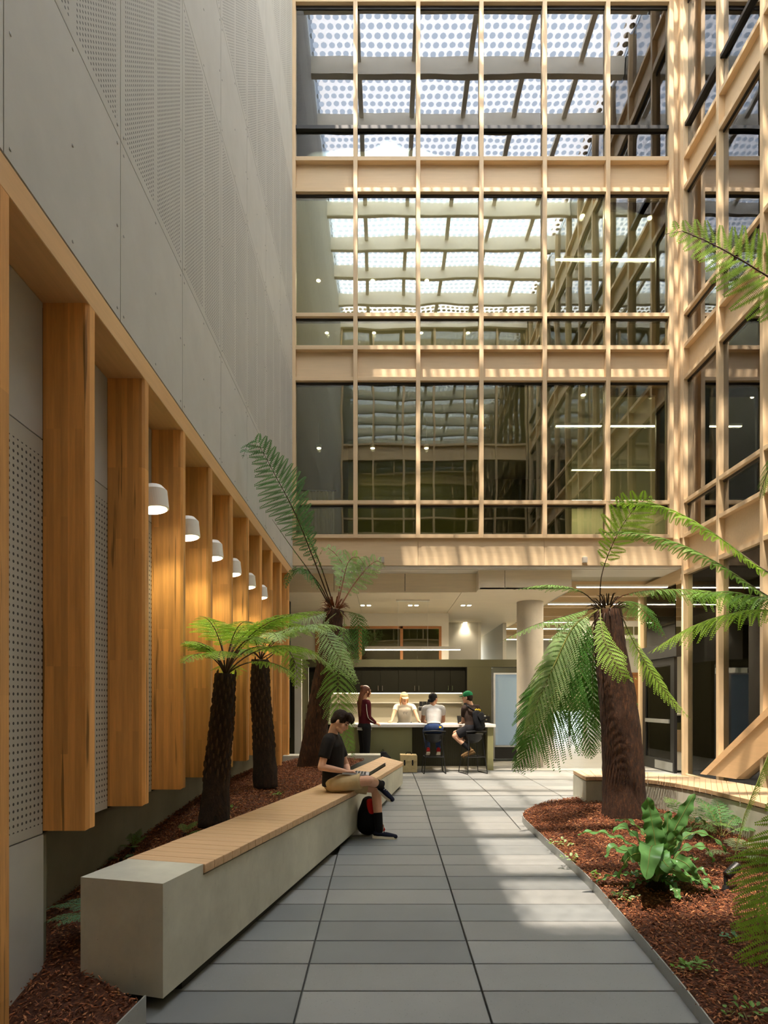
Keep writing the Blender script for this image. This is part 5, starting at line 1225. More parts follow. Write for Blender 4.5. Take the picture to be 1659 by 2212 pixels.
def limb(mb, pts, radii, side=None, flat=1.0, n=14, caps=(True, True), mi=0):
    """closed tube through pts; cross-section radius r along `side`, r*flat across it; rounded ends where caps is set"""
    pts = [Vector(p) for p in pts]; radii = list(radii)
    if len(pts) > 2: 
        pp, rr_ = [], []
        for i in range(len(pts) - 1):
            p0, p1, p2, p3 = pts[max(i-1, 0)], pts[i], pts[i+1], pts[min(i+2, len(pts)-1)]
            for j in range(4):
                t = j / 4; pp.append(.5 * ((2*p1) + (p2-p0)*t + (2*p0-5*p1+4*p2-p3)*t*t + (3*p1-p0-3*p2+p3)*t**3)); rr_.append(radii[i] + (radii[i+1] - radii[i]) * (t * t * (3 - 2 * t)))
        pts, radii = pp + [pts[-1]], rr_ + [radii[-1]]
    fl = flat if hasattr(flat, '__len__') else None
    rings = []
    t0 = (pts[1] - pts[0]).normalized(); t1 = (pts[-1] - pts[-2]).normalized()
    f0 = 1.0
    if caps[0]:
        for a in (80, 55, 28): rings.append((pts[0] - t0 * radii[0] * math.sin(math.radians(a)) * (flat if flat < 1 else 1), radii[0] * math.cos(math.radians(a)), t0))
    for i, p in enumerate(pts):
        t = (pts[min(i+1, len(pts)-1)] - pts[max(i-1, 0)]).normalized(); rings.append((p, radii[i], t))
    if caps[1]:
        for a in (28, 55, 80): rings.append((pts[-1] + t1 * radii[-1] * math.sin(math.radians(a)) * (flat if flat < 1 else 1), radii[-1] * math.cos(math.radians(a)), t1))
    u = None; o = len(mb.v)
    for p, r, t in rings:
        s = Vector(side) if side is not None else (u if u is not None else t.orthogonal())
        s = s - t * s.dot(t); s = s.normalized() if s.length > 1e-5 else t.orthogonal().normalized(); u = s; w = t.cross(s)
        for j in range(n):
            a = 2 * PI * j / n; mb.v.append(tuple(p + s * (r * math.cos(a)) + w * (r * flat * math.sin(a))))
    k = len(rings)
    for i in range(k - 1):
        for j in range(n): mb.f.append((o + i*n + j, o + i*n + (j+1) % n, o + (i+1)*n + (j+1) % n, o + (i+1)*n + j)); mb.m.append(mi)
    mb.f += [tuple(o + j for j in range(n - 1, -1, -1)), tuple(o + (k-1)*n + j for j in range(n))]; mb.m += [mi, mi]
def blob(mb, c, r, ax=None, n=14, m=9):
    """ellipsoid: r = radii along the three columns of ax"""
    c = Vector(c); ax = ax or Matrix.Identity(3); o = len(mb.v)
    for i in range(1, m):
        th = PI * i / m
        for j in range(n):
            a = 2 * PI * j / n; mb.v.append(tuple(c + ax @ Vector((r[0] * math.sin(th) * math.cos(a), r[1] * math.sin(th) * math.sin(a), r[2] * math.cos(th)))))
    mb.v += [tuple(c + ax @ Vector((0, 0, r[2]))), tuple(c + ax @ Vector((0, 0, -r[2])))]; tp, bt = len(mb.v) - 2, len(mb.v) - 1
    for i in range(m - 2):
        for j in range(n): mb.f.append((o + i*n + j, o + (i+1)*n + j, o + (i+1)*n + (j+1) % n, o + i*n + (j+1) % n)); mb.m.append(0)
    for j in range(n):
        mb.f.append((tp, o + j, o + (j+1) % n)); mb.f.append((bt, o + (m-2)*n + (j+1) % n, o + (m-2)*n + j)); mb.m += [0, 0]
def fuse(mb, name, mat, parent, voxel=.008, it=4, fac=.5):
    """one continuous surface out of overlapping closed shapes"""
    me = mb.mesh('tmp', mat); o = bpy.data.objects.new('tmp', me); COL.objects.link(o)
    r = o.modifiers.new('r', 'REMESH'); r.mode = 'VOXEL'; r.voxel_size = voxel
    if it: s = o.modifiers.new('s', 'SMOOTH'); s.factor = fac; s.iterations = it
    dg = bpy.context.evaluated_depsgraph_get(); dg.update()
    out = bpy.data.meshes.new_from_object(o.evaluated_get(dg)); bpy.data.objects.remove(o); bpy.data.meshes.remove(me)
    out.name = name; out.materials.clear(); out.materials.append(M[mat]); out.polygons.foreach_set('use_smooth', [True] * len(out.polygons))
    return link(name, out, parent)
def frame(fwd, up):
    f = Vector(fwd).normalized(); u = Vector(up); u = (u - f * u.dot(f)).normalized(); s = f.cross(u)   # s: the person's right
    return Matrix((s, f, u)).transposed()
def head_shape(mb, c, A):
    g = lambda x, y, z: c + A @ Vector((x, y, z))
    blob(mb, g(0, -.012, .030), (.074, .094, .088), A); blob(mb, g(0, .020, -.030), (.060, .070, .080), A)
    limb(mb, [g(-.036, .026, -.070), g(0, .072, -.088), g(.036, .026, -.070)], [.024, .024, .024]); blob(mb, g(0, .060, -.078), (.030, .026, .026), A)
    limb(mb, [g(0, .084, .022), g(0, .104, -.022)], [.010, .016]); blob(mb, g(0, .098, -.026), (.018, .014, .011), A)
    limb(mb, [g(-.040, .074, .030), g(0, .086, .034), g(.040, .074, .030)], [.013, .013, .013])
    for s in (-1, 1):
        blob(mb, g(s * .034, .062, -.020), (.026, .026, .030), A); blob(mb, g(s * .076, -.008, -.012), (.010, .020, .030), A)
    limb(mb, [g(-.022, .082, -.054), g(0, .090, -.053), g(.022, .082, -.054)], [.009, .011, .009])
def face_parts(c, A, parent):
    g = lambda x, y, z: c + A @ Vector((x, y, z))
    for s in (-1, 1):
        e = MB(); blob(e, g(s * .030, .081, .010), (.013, .008, .0075), A, 10, 7); e.build('eye', 'eye_dark', parent, smooth='all')
        b = MB(); limb(b, [g(s * .014, .094, .030), g(s * .032, .092, .036), g(s * .052, .080, .030)], [.004, .005, .003], n=6); b.build('eyebrow', 'hair_dark', parent, smooth='all')
    l = MB(); limb(l, [g(-.020, .0895, -.054), g(0, .098, -.053), g(.020, .0895, -.054)], [.005, .007, .005], n=8); l.build('lips', 'lip', parent, smooth='all')
def hand_shape(mb, wrist, d, nrm, side, curl=.5, s=1.0):
    """wrist point, finger direction d, back-of-hand normal nrm, side = +1/-1 thumb along cross(d, nrm)*side"""
    d = Vector(d).normalized(); nrm = Vector(nrm); nrm = (nrm - d * nrm.dot(d)).normalized(); x = d.cross(nrm) * side; w = Vector(wrist)
    limb(mb, [w, w + d * .045 * s, w + d * .085 * s], [.026 * s, .040 * s, .040 * s], side=x, flat=.42)
    for i, (off, ln) in enumerate(((.030, .070), (.010, .078), (-.010, .074), (-.029, .058))):
        b = w + d * .082 * s + x * off * s; a1, a2 = curl * .6, curl * 1.3
        d1_ = d * math.cos(a1) - nrm * math.sin(a1); d2_ = d * math.cos(a2) - nrm * math.sin(a2)
        limb(mb, [b, b + d1_ * ln * .5 * s, b + d1_ * ln * .5 * s + d2_ * ln * .5 * s], [.0095 * s, .009 * s, .0075 * s], n=8)
    b = w + d * .025 * s + x * .030 * s
    limb(mb, [b, b + (d * .6 + x * .7 - nrm * .2) * .035 * s, b + (d * .95 + x * .75 - nrm * .45) * .058 * s], [.013 * s, .0105 * s, .008 * s], n=8)
def shoe(parent, ankle, toe_dir, up, mat, sole='shoe_sole', L_=.27, laces=True, name='shoe'):
    A = frame(toe_dir, up); a = Vector(ankle); g = lambda x, y, z: a + A @ Vector((x, y, z))   # ankle = centre of ankle joint, .085 above the sole
    mb = MB(); limb(mb, [g(0, -.045, -.040), g(0, .02, -.038), g(0, .10, -.050), g(0, L_ - .085, -.060)], [.036, .040, .043, .036], side=A.col[0], flat=.72); limb(mb, [g(0, -.015, .015), g(0, -.005, -.04)], [.036, .042])
    root = fuse(mb, name, mat, parent, .007, 3)
    out = [(-.030, -.07), (.030, -.07), (.038, -.02), (.036, .05), (.046, .12), (.040, .165), (.018, L_ - .075), (-.018, L_ - .075), (-.040, .165), (-.046, .12), (-.036, .05), (-.038, -.02)]
    sb = MB(); k = len(out)
    sb.add([tuple(g(x, y, -.088)) for x, y in out] + [tuple(g(x, y, -.060)) for x, y in out], [tuple(range(k - 1, -1, -1)), tuple(range(k, 2 * k))] + [(i, (i+1) % k, k + (i+1) % k, k + i) for i in range(k)])
    sb.build('sole', sole, root)
    if laces:
        lb = MB()
        for i in range(5):
            y = .045 + i * .022; z = -.012 - i * .0065
            lb.tube([g(-.026, y, z - .008), g(0, y + .004, z + .004), g(.026, y, z - .008)], .0028, 5)
        lb.build('laces', 'lace_white', root)
    return root
def lerp(a, b, t): return Vector(a).lerp(Vector(b), t)
def person(label, at, J, skin, top, bottom, sleeve=.62, short=None, voxel=.007, waist=.15, chest=.175, hem=.0, torso_flat=.66):
    """J: joints in world space. top/bottom: cloth materials; short = fraction of the thigh covered, None = full trousers"""
    t = thing('person', label, 'person', at); A = J['A']; H = Vector(J['head']); rt = J['shR'] - J['shL']
    sd = rt.normalized(); mid = (J['shL'] + J['shR']) / 2; pel = Vector(J['pelvis'])
    b = MB(); head_shape(b, H, A)
    nb = mid + Vector((0, 0, .035)); limb(b, [nb, lerp(nb, H + A @ Vector((0, -.03, -.07)), .6), H + A @ Vector((0, -.025, -.04))], [.058, .053, .055])
    limb(b, [pel, lerp(pel, mid, .5), lerp(pel, mid, .84)], [.13, .12, .11], side=sd, flat=.6)
    for s in ('L', 'R'):
        limb(b, [J['sh' + s], J['el' + s]], [.047, .040]); limb(b, [J['el' + s], lerp(J['el' + s], J['wr' + s], .35), J['wr' + s]], [.040, .038, .026])
        hand_shape(b, J['wr' + s], *J['hand' + s])
        limb(b, [J['hip' + s], J['kn' + s]], [.078, .056]); limb(b, [J['kn' + s], lerp(J['kn' + s], J['an' + s], .35), J['an' + s]], [.054, .055, .036])
    body = fuse(b, 'body', skin, t, voxel, 3, .4); face_parts(H, A, body)
    c = MB(); d_ = (mid - pel)
    up = d_.normalized()
    limb(c, [pel - up * hem, lerp(pel, mid, .28), lerp(pel, mid, .62), mid - up * .06, mid + up * .015], [waist * 1.08, waist, chest, chest * 1.0, chest * .62], side=sd, flat=torso_flat, n=20, caps=(False, True))
    limb(c, [J['shL'], mid + up * .022, J['shR']], [.058, .066, .058], n=16)
    for s in ('L', 'R'):
        e = lerp(J['sh' + s], J['el' + s], sleeve) if sleeve <= 1 else J['el' + s]
        limb(c, [lerp(mid, J['sh' + s], .55) + up * .005, J['sh' + s], e], [.062, .060 if sleeve != .66 else .068, (.056 if sleeve != .66 else .066) if sleeve < 1 else .052], caps=(True, False) if sleeve < 1 else (True, True))
        if sleeve > 1: limb(c, [J['el' + s], lerp(J['el' + s], J['wr' + s], .92)], [.052, .038], caps=(True, False))
    J['top'] = fuse(c, 'top', top, t, .009, 6)
    p = MB(); 
    limb(p, [J['hipL'], J['hipR']], [.105, .105]); blob(p, pel, (.165, .12, .12), Matrix((sd, up.cross(sd), up)).transposed())
    for s in ('L', 'R'):
        k = J['kn' + s]
        if short: limb(p, [J['hip' + s], lerp(J['hip' + s], k, short)], [.100, .088], caps=(True, False))
        else: limb(p, [J['hip' + s], lerp(J['hip' + s], k, .5), k], [.100, .085, .068]); limb(p, [k, lerp(k, J['an' + s], .5), lerp(k, J['an' + s], .95)], [.068, .062, .050], caps=(True, False))
    J['bottom'] = fuse(p, 'shorts' if short else 'trousers', bottom, t, .009, 6)
    return t, body
def hair(parent, H, A, mat, parts, voxel=.006, it=2, name='hair'):
    m_ = MB()
    for kind, *a in parts:
        if kind == 'b': blob(m_, H + A @ Vector(a[0]), a[1], A)
        else: limb(m_, [H + A @ Vector(p) for p in a[0]], a[1], n=10, flat=a[2] if len(a) > 2 else 1.0, side=A.col[0])
    return fuse(m_, name, mat, parent, voxel, it, .4)
V = lambda *a: Vector(a)
# --- the young man on the bench
ZM = 6.85; sM = ZM / F
def mp(px, py, Y): return P(px, py, Y)
A = frame((.93, -.16, -.62), (.55, 0, .83))
J = dict(A=A, head=mp(735, 1559, 6.82), pelvis=V(-.565, 6.86, .53), shL=mp(726, 1597, 7.03), shR=mp(709, 1600, 6.66),
         elL=mp(748, 1655, 7.08), elR=mp(694, 1657, 6.58), wrL=mp(752, 1665, 6.93), wrR=mp(744, 1666, 6.70),
         hipL=V(-.55, 6.95, .515), hipR=V(-.55, 6.77, .52), knL=mp(812, 1703, 6.98), knR=mp(796, 1686, 6.66), anL=mp(819, 1791, 6.92), anR=mp(822, 1695, 6.92))
J['handL'] = (V(.7, -.3, -.12), V(0, 0, 1), 1, .6); J['handR'] = (V(.85, .25, -.05), V(0, 0, 1), -1, .6)
man, mb_ = person('young man in black tee and tan shorts sitting on the bench with a laptop', V(-.3, 6.85, BT), J, 'skin_fair', 'tee_black', 'shorts_tan', .66, .80, .0055, .158, .175, .04, .74)
H = J['head']
hair(man, H, A, 'hair_dark', [('b', (0, -.018, .042), (.083, .100, .092)), ('b', (0, -.060, -.005), (.074, .050, .070)), ('l', [(-.05, .05, .105), (-.035, .092, .090), (-.045, .105, .050)], [.034, .030, .012]), ('l', [(0, .05, .115), (.0, .100, .095), (-.01, .118, .055)], [.036, .030, .012]), ('l', [(.05, .04, .105), (.045, .088, .088), (.050, .098, .052)], [.034, .028, .012]), ('l', [(.07, .0, .05), (.078, .012, .0)], [.022, .008]), ('l', [(-.07, .0, .05), (-.078, .012, .0)], [.022, .008])])
c = MB(); limb(c, [lerp(J['knL'], J['anL'], .62), J['anL'] - V(0, 0, .01)], [.052, .046]); fuse(c, 'sock', 'sock_black', man, .006, 2)
c = MB(); limb(c, [lerp(J['knR'], J['anR'], .52), J['anR']], [.052, .044]); fuse(c, 'sock', 'sock_black', man, .006, 2)
aL = J['anL'].copy(); aL.z = fz(aL.y) + .091
shoe(man, aL, (1, -.12, -.03), (0, 0, 1), 'shoe_navy'); shoe(man, J['anR'] + V(.02, .02, -.01), (.80, -.15, -.62), (.62, -.35, .70), 'shoe_navy')
# laptop on his lap
lt = thing('laptop', 'thin grey laptop open on the lap of the seated young man', 'laptop', mp(770, 1671, 6.8))
hx, hz = mp(797, 1674, 6.8).x, mp(797, 1674, 6.8).z; bx0, bz0 = mp(741, 1669, 6.8).x, mp(741, 1669, 6.8).z
def slab(name, a, b, y0, y1, th, mt, parent):
    a, b = Vector(a), Vector(b); d = (b - a).normalized(); n_ = V(-d.y, d.x); m_ = MB(); c = [a, b, b + n_ * th, a + n_ * th]
    m_.add([(p.x, y0, p.y) for p in c] + [(p.x, y1, p.y) for p in c], [(3, 2, 1, 0), (4, 5, 6, 7)] + [(i, (i+1) % 4, (i+1) % 4 + 4, i + 4) for i in range(4)]); return m_.build(name, mt, parent)
base = slab('keyboard_base', (bx0, bz0), (hx, hz), 6.66, 6.96, .016, 'laptop_grey', lt)
for r_ in range(4):
    for k_ in range(10):
        t0 = .50 + r_ * .115; xk = bx0 + (hx - bx0) * t0; zk = bz0 + (hz - bz0) * t0 + .0165
        MB().box((xk - .012, 6.675 + k_ * .0272, zk), (xk + .012, 6.697 + k_ * .0272, zk + .002)).build('key', 'key_dark', base)
tx_, tz_ = mp(833, 1652, 6.8).x, mp(833, 1652, 6.8).z
slab('screen', (hx, hz), (tx_, tz_), 6.66, 6.96, .009, 'black_frame', lt)
# --- woman in maroon jacket at the island
Zw = 12.25; A = frame((.82, .55, -.04), (0, 0, 1)); B = P(786, 1660, Zw); bx_ = B.x
J = dict(A=A, head=V(bx_ + .045, Zw + .02, 1.615), pelvis=V(bx_ + .01, Zw, .93), shL=V(bx_ - .085, Zw + .15, 1.385), shR=V(bx_ + .085, Zw - .13, 1.385), elL=V(bx_ + .02, Zw + .27, 1.13), elR=V(bx_ + .10, Zw - .13, 1.11),
         wrL=V(bx_ + .20, Zw + .18, .99), wrR=V(bx_ + .235, Zw + .02, .985), hipL=V(bx_ - .03, Zw + .09, .90), hipR=V(bx_ + .05, Zw - .09, .90), knL=V(bx_ - .02, Zw + .10, .49), knR=V(bx_ + .06, Zw - .09, .49), anL=V(bx_ - .05, Zw + .11, .09), anR=V(bx_ + .03, Zw - .09, .09))
J['handL'] = (V(.8, -.3, -.2), V(0, .3, 1), 1, .8, .9); J['handR'] = (V(.8, .3, -.2), V(.2, -.6, 1), -1, .8, .9)
w, body = person('woman in maroon bomber jacket and black trousers standing at the island', V(bx_, Zw, 0), J, 'skin_warm', 'jacket_maroon', 'pants_black', 1.2, None, .008, .150, .165, .06)
hair(w, J['head'], A, 'hair_auburn', [('b', (0, -.020, .040), (.084, .100, .092)), ('b', (0, -.075, .0), (.070, .050, .090)), ('l', [(0, -.085, .0), (0, -.13, -.15), (0, -.14, -.32), (0, -.12, -.48)], [.065, .065, .060, .035], .6), ('b', (0, -.10, .085), (.040, .042, .040)), ('l', [(.07, .02, .06), (.075, .03, -.03), (.07, .0, -.10)], [.022, .020, .012]), ('l', [(-.07, .02, .06), (-.075, .03, -.03), (-.07, .0, -.10)], [.022, .020, .012])], .008)
def band(parent, c, r, flat, side, h, mat, name):
    m_ = MB(); limb(m_, [Vector(c) - V(0, 0, h / 2), Vector(c) + V(0, 0, h / 2)], [r, r], side=side, flat=flat, n=22, caps=(False, False)); return m_.build(name, mat, parent, smooth=True)
sdw = (J['shR'] - J['shL']).normalized(); hc = J['pelvis'] - V(.0, 0, .055)
band(w, hc + V(0, 0, .018), .176, .78, sdw, .014, 'lace_white', 'hem_stripe'); band(w, hc - V(0, 0, .012), .176, .78, sdw, .014, 'lace_white', 'hem_stripe')
m_ = MB(); limb(m_, [J['shR'] + V(-.03, -.062, -.02), J['elR'] + V(-.01, -.055, .0), lerp(J['elR'], J['wrR'], .9) + V(0, -.040, 0)], [.006] * 3, n=6); m_.build('sleeve_piping', 'lace_white', w)
for s in ('L', 'R'): shoe(w, J['an' + s], (.9, .4, 0), (0, 0, 1), 'pants_black', 'shoe_sole', .25, False)
# --- person with beige cap leaning on the island from behind
Zb = 13.95; A = frame((.25, -1, -.30), (0, -.25, 1)); cx_ = P(874, 1500, Zb).x
J = dict(A=A, head=V(cx_ - .015, Zb - .14, 1.50), pelvis=V(cx_, Zb + .08, .88), shL=V(cx_ + .185, Zb - .02, 1.305), shR=V(cx_ - .185, Zb - .02, 1.305), elL=V(cx_ + .255, Zb - .22, 1.13), elR=V(cx_ - .255, Zb - .22, 1.13),
         wrL=V(cx_ + .295, Zb - .42, 1.00), wrR=V(cx_ - .295, Zb - .42, 1.00), hipL=V(cx_ + .09, Zb + .08, .88), hipR=V(cx_ - .09, Zb + .08, .88), knL=V(cx_ + .1, Zb + .05, .48), knR=V(cx_ - .1, Zb + .05, .48), anL=V(cx_ + .1, Zb + .1, .09), anR=V(cx_ - .1, Zb + .1, .09))
J['handL'] = (V(.35, -.9, -.12), V(0, .2, 1), -1, .25, .95); J['handR'] = (V(-.35, -.9, -.12), V(0, .2, 1), 1, .25, .95)
w, body = person('person in beige cap and white tee leaning on the island from behind', V(cx_, Zb, 0), J, 'skin_fair', 'tee_cream', 'pants_black', .55, None, .008, .150, .17, .02)
hair(w, J['head'], A, 'hair_blond', [('b', (0, -.020, .030), (.084, .098, .085)), ('l', [(.07, .0, .03), (.085, .015, -.06), (.085, .02, -.15)], [.026, .028, .014]), ('l', [(-.07, .0, .03), (-.080, .0, -.06), (-.075, .0, -.12)], [.026, .026, .014])], .008)
def cap(parent, H, A, mat, brim=(0, 1, 0)):
    m_ = MB(); g = lambda x, y, z: H + A @ Vector((x, y, z))
    blob(m_, g(0, -.010, .058), (.090, .104, .078), A); root = fuse(m_, 'cap', mat, parent, .007, 2)
    b = MB(); f_ = Vector(brim); s_ = Vector((f_.y, -f_.x, 0)); pts = []
    for k_ in range(9):
        a = -1.15 + 2.3 * k_ / 8; pts.append((s_ * math.sin(a) * .080 + f_ * math.cos(a) * .080, s_ * math.sin(a) * .075 + f_ * (math.cos(a) * .10 + .075)))
    n_ = len(pts)
    for dz in (0, .006):
        for p, q in pts: b.v += [tuple(g(p.x, p.y, .040 + dz)), tuple(g(q.x, q.y, .022 + dz))]
    for i in range(n_ - 1):
        a = 2 * i; e = 2 * n_; b.f += [(a, a + 1, a + 3, a + 2), (e + a, e + a + 2, e + a + 3, e + a + 1), (a + 1, e + a + 1, e + a + 3, a + 3)]; b.m += [0] * 3
    b.build('brim', mat, root); bb = MB(); blob(bb, g(0, -.010, .137), (.008, .008, .005), A, 8, 6); bb.build('button', mat, root); return root
cap(w, J['head'], A, 'cap_beige')
pr = MB(); fx = cx_ + .01
for i, (dx, dz, r_) in enumerate(((-.035, .015, .016), (-.012, .02, .014), (-.03, -.012, .012), (.02, .012, .016), (.042, .018, .012), (.03, -.016, .014), (.012, -.01, .008))):
    pr.tube([(fx + dx + r_ * math.cos(a), Zb - .165 - .002 * i, 1.16 + dz + r_ * .7 * math.sin(a)) for a in [k * .9 for k in range(7)]], .003, 5)
pr.build('shirt_print', 'eye_dark', w)
# --- woman seen from behind on a stool
Zs = 12.20; SZ = .795; cx_ = P(937, 1500, Zs).x
A = frame((.62, .78, -.08), (0, 0, 1))
J = dict(A=A, head=V(cx_ + .0, Zs + .10, 1.475), pelvis=V(cx_ + .0, Zs, .90), shL=V(cx_ - .175, Zs + .07, 1.285), shR=V(cx_ + .175, Zs + .05, 1.285), elL=V(cx_ - .21, Zs + .22, 1.03), elR=V(cx_ + .21, Zs + .22, 1.03),
         wrL=V(cx_ - .12, Zs + .46, .99), wrR=V(cx_ + .12, Zs + .46, .99), hipL=V(cx_ - .095, Zs + .02, .875), hipR=V(cx_ + .095, Zs + .02, .875), knL=V(cx_ - .13, Zs + .42, .82), knR=V(cx_ + .12, Zs + .42, .82), anL=V(cx_ - .10, Zs + .20, .45), anR=V(cx_ + .11, Zs + .20, .45))
J['handL'] = (V(.5, .8, 0), V(0, 0, 1), -1, .3, .9); J['handR'] = (V(-.5, .8, 0), V(0, 0, 1), 1, .3, .9)
w, body = person('dark haired woman in white tee and jeans on a stool, back to the viewer', V(cx_, Zs, SZ), J, 'skin_tan', 'tee_white', 'jeans_blue', .48, None, .008, .142, .165, -.08)
hair(w, J['head'], A, 'hair_black', [('b', (0, -.020, .035), (.084, .102, .092)), ('b', (0, -.062, -.02), (.066, .052, .066)), ('b', (-.02, -.105, -.045), (.040, .042, .038))], .008)
for s in ('L', 'R'): shoe(w, J['an' + s], (.05 if s == 'R' else -.05, 1, -.35), (0, .3, 1), 'shoe_red', 'shoe_sole', .25, False)
pt = MB().box((cx_ + .095, Zs - .118, .90), (cx_ + .14, Zs - .108, .935)); pt.build('jeans_label', 'print_yellow', w)
# --- person with green cap and backpack on the other stool
cx_ = P(1016, 1500, Zs).x; A = frame((-.86, .50, -.05), (0, 0, 1)); Zs2 = 12.18
J = dict(A=A, head=V(cx_ - .055, Zs2 + .04, 1.50), pelvis=V(cx_ + .03, Zs2, .90), shL=V(cx_ - .13, Zs2 - .06, 1.29), shR=V(cx_ + .16, Zs2 + .10, 1.29), elL=V(cx_ - .13, Zs2 + .08, 1.03), elR=V(cx_ + .12, Zs2 + .34, 1.05),
         wrL=V(cx_ - .12, Zs2 + .34, .985), wrR=V(cx_ - .02, Zs2 + .46, .99), hipL=V(cx_ - .05, Zs2 - .06, .875), hipR=V(cx_ + .06, Zs2 + .08, .875), knL=V(cx_ - .31, Zs2 - .02, .74), knR=V(cx_ - .26, Zs2 + .30, .78), anL=V(cx_ - .03, Zs2 - .06, .48), anR=V(cx_ + .02, Zs2 + .16, .44))
J['handL'] = (V(-.2, .9, 0), V(0, 0, 1), -1, .3, .9); J['handR'] = (V(-.7, .5, 0), V(0, 0, 1), 1, .3, .9)
w, body = person('person in green cap, dark tee and black shorts on a stool with a backpack', V(cx_, Zs2, SZ), J, 'skin_fair', 'tee_brown', 'shorts_black', .62, .80, .008, .150, .17, .02)
hair(w, J['head'], A, 'hair_dark', [('b', (0, -.030, .010), (.080, .088, .085)), ('b', (0, -.060, -.04), (.060, .045, .045))], .008)
cap(w, J['head'], A, 'cap_green')
for s in ('L', 'R'):
    m_ = MB(); limb(m_, [lerp(J['kn' + s], J['an' + s], .58), J['an' + s]], [.054, .046]); fuse(m_, 'sock', 'sock_black', w, .008, 2)
    shoe(w, J['an' + s], (-.75, .25, -.35), (-.3, 0, .9), 'shoe_brown', 'shoe_brown', .27, s == 'L')
bk = thing('worn_backpack', 'black backpack with yellow patch slung on the person in the green cap', 'backpack', V(cx_ + .13, Zs2 - .12, .95))
m_ = MB(); bd = V(.55, -.75, 0).normalized(); bs_ = V(.8, .58, 0).normalized(); q = V(cx_ + .135, Zs2 - .145, 1.06)
limb(m_, [q + V(.04, 0, -.14), q, q + V(-.05, .01, .14)], [.125, .135, .095], side=bs_, flat=.52, n=18); fuse(m_, 'bag_body', 'bag_black', bk, .009, 4)
m_ = MB(); limb(m_, [q + bd * .06 + V(.05, 0, .02), q + bd * .06 + V(-.01, 0, .12)], [.10, .09], side=bs_, flat=.25, n=16); fuse(m_, 'flap', 'bag_black', bk, .008, 3)
m_ = MB(); m_.tube([q + V(-.05, .01, .16), J['shL'] + V(.06, -.09, .03), J['shL'] + V(.03, .02, .085), J['shL'] + V(.0, .10, .02), J['shL'] + V(.02, .13, -.15)], .018, 6); m_.build('strap', 'bag_black', bk, smooth=True)
for i, (dx, dz, r_) in enumerate(((-.075, -.14, .028), (-.05, -.17, .022), (-.09, -.10, .018))):
    p = MB(); blob(p, q + bd * .066 + V(dx, 0, dz), (r_, .012, r_ * .8), None, 10, 7); p.build('yellow_patch', 'print_yellow', bk, smooth='all')
p = MB(); blob(p, q + bd * .093 + V(.06, 0, .08), (.018, .008, .010), None, 10, 7); p.build('bag_logo', 'lace_white', bk, smooth='all')
for i in range(5):
    p = MB(); blob(p, V(cx_ + .085 + i * .026, Zs2 - .055 + i * .022, 1.245 + (.012 if i % 2 else 0)), (.017, .030, .026), None, 10, 7); p.build('back_print', 'print_yellow', w, smooth='all')
# --- stools
def stool(label, x, y, rot):
    t = thing('bar_stool', label, 'stool', (x, y, 0), 'black wire bar stools at the island'); c, s = math.cos(rot), math.sin(rot)
    g = lambda a, b, z: (x + a * c - b * s, y + a * s + b * c, z)
    m_ = MB(); limb(m_, [g(0, 0, SZ - .035), g(0, 0, SZ - .012)], [.20, .215], side=(c, s, 0), flat=.85, n=26, caps=(True, False)); m_.build('seat', 'black_metal', t, smooth=True)
    m_ = MB(); m_.tube([g(-.20, -.13, SZ - .02), g(-.215, -.16, SZ + .035), g(0, -.205, SZ + .05), g(.215, -.16, SZ + .035), g(.20, -.13, SZ - .02)], .014, 8); m_.build('back_lip', 'black_metal', t, smooth=True)
    for sx in (-1, 1):
        m_ = MB(); m_.tube([g(sx * .14, .12, SZ - .04), g(sx * .21, .21, .02), g(sx * .215, .20, .008), g(sx * .215, -.20, .008), g(sx * .21, -.21, .02), g(sx * .14, -.12, SZ - .04)], .009, 8); m_.build('leg', 'black_metal', t, smooth=True)
    for z, k in ((.33, .62),):
        a = .14 + .07 * k; b = .12 + .09 * k
        for p0, p1 in (((-a, -b), (a, -b)), ((-a, b), (a, b)), ((-a, -b), (-a, b)), ((a, -b), (a, b))): MB().tube([g(*p0, z), g(*p1, z)], .008, 8).build('footrest_bar', 'black_metal', t, smooth=True)
stool('black wire bar stool under the woman in jeans', P(937, 0, Zs).x, Zs + .05, .05); stool('black wire bar stool under the person in the green cap', P(1022, 0, Zs2).x, Zs2 + .03, .3)
# --- bags
def zr_floor(p): return fz(p.y)
b0 = PF(830, 1655); q = V(b0.x, 12.38, 0)
t = thing('black_backpack', 'black backpack slumped against the island front', 'backpack', q)
m_ = MB(); limb(m_, [q + V(0, 0, .10), q + V(-.01, .02, .24), q + V(-.03, .04, .36)], [.17, .16, .09], side=(1, 0, 0), flat=.62, n=18); fuse(m_, 'bag_body', 'bag_black', t, .01, 3)
m_ = MB(); limb(m_, [q + V(.03, -.08, .09), q + V(.02, -.07, .19)], [.11, .10], side=(1, 0, 0), flat=.4, n=16); fuse(m_, 'front_pocket', 'bag_black', t, .01, 3); MB().tube([q + V(-.05, .05, .40), q + V(-.03, .04, .46), q + V(.0, .05, .40)], .009, 6).build('handle', 'bag_black', t, smooth=True)
q = V(P(883, 1660, 12.35).x, 12.38, 0)
t = thing('tan_satchel', 'tan roll top satchel with two black straps standing by the island', 'bag', q)
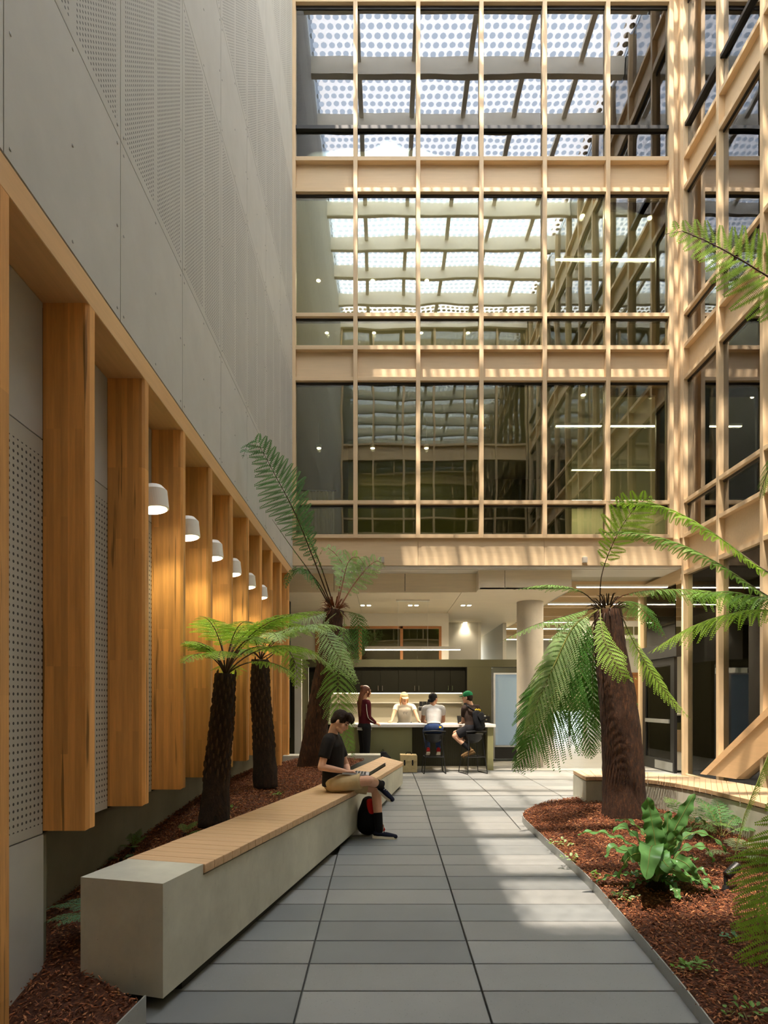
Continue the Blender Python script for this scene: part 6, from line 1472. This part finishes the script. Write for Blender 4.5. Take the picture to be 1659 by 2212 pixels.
m_ = MB(); m_.prism([(q.x - .17, q.y - .06), (q.x + .17, q.y - .06), (q.x + .16, q.y + .06), (q.x - .16, q.y + .06)], 0.0, .34); m_.build('bag_body', 'bag_tan', t, bevel=.012)
m_ = MB().prism([(q.x - .175, q.y - .072), (q.x + .165, q.y - .072), (q.x + .15, q.y + .05), (q.x - .175, q.y + .05)], [.22, .22, .30, .30], [.355, .345, .365, .375]); m_.build('flap', 'bag_tan', t, bevel=.008)
for dx in (-.085, .075):
    st = MB().box((q.x + dx - .014, q.y - .079, .14), (q.x + dx + .014, q.y - .072, .25)).build('strap', 'bag_black', t); MB().box((q.x + dx - .019, q.y - .084, .17), (q.x + dx + .019, q.y - .078, .20)).build('buckle', 'black_metal', st)
MB().tube([q + V(-.06, 0, .36), q + V(-.04, 0, .40), q + V(.04, 0, .40), q + V(.06, 0, .36)], .009, 6).build('handle', 'bag_black', t, smooth=True)
q = V(P(797, 1800, 7.05).x, 7.06, fz(7.06))
t = thing('red_backpack', 'red and black backpack on the paving behind the shin of the young man', 'backpack', q)
m_ = MB(); limb(m_, [q + V(-.01, 0, .10), q + V(-.01, 0, .24), q + V(.0, 0, .38)], [.125, .120, .085], side=(1, 0, 0), flat=.8, n=18); fuse(m_, 'bag_body', 'bag_black', t, .008, 4)
m_ = MB(); limb(m_, [q + V(.015, -.06, .27), q + V(.015, -.05, .40)], [.055, .045], side=(1, 0, 0), flat=.6, n=14); fuse(m_, 'red_panel', 'bag_red', t, .007, 3)
m_ = MB(); limb(m_, [q + V(.14, -.03, .06), q + V(.10, -.05, .17)], [.05, .04], side=(1, 0, 0), flat=.6, n=14); fuse(m_, 'red_pocket', 'bag_red', t, .007, 3)
MB().tube([q + V(.06, -.09, .36), q + V(.09, -.11, .25), q + V(.08, -.10, .12)], .012, 6).build('strap', 'bag_red', t, smooth=True); MB().tube([q + V(.13, -.05, .20), q + V(.17, -.06, .12), q + V(.15, -.06, .04)], .006, 5).build('cord', 'lace_white', t)
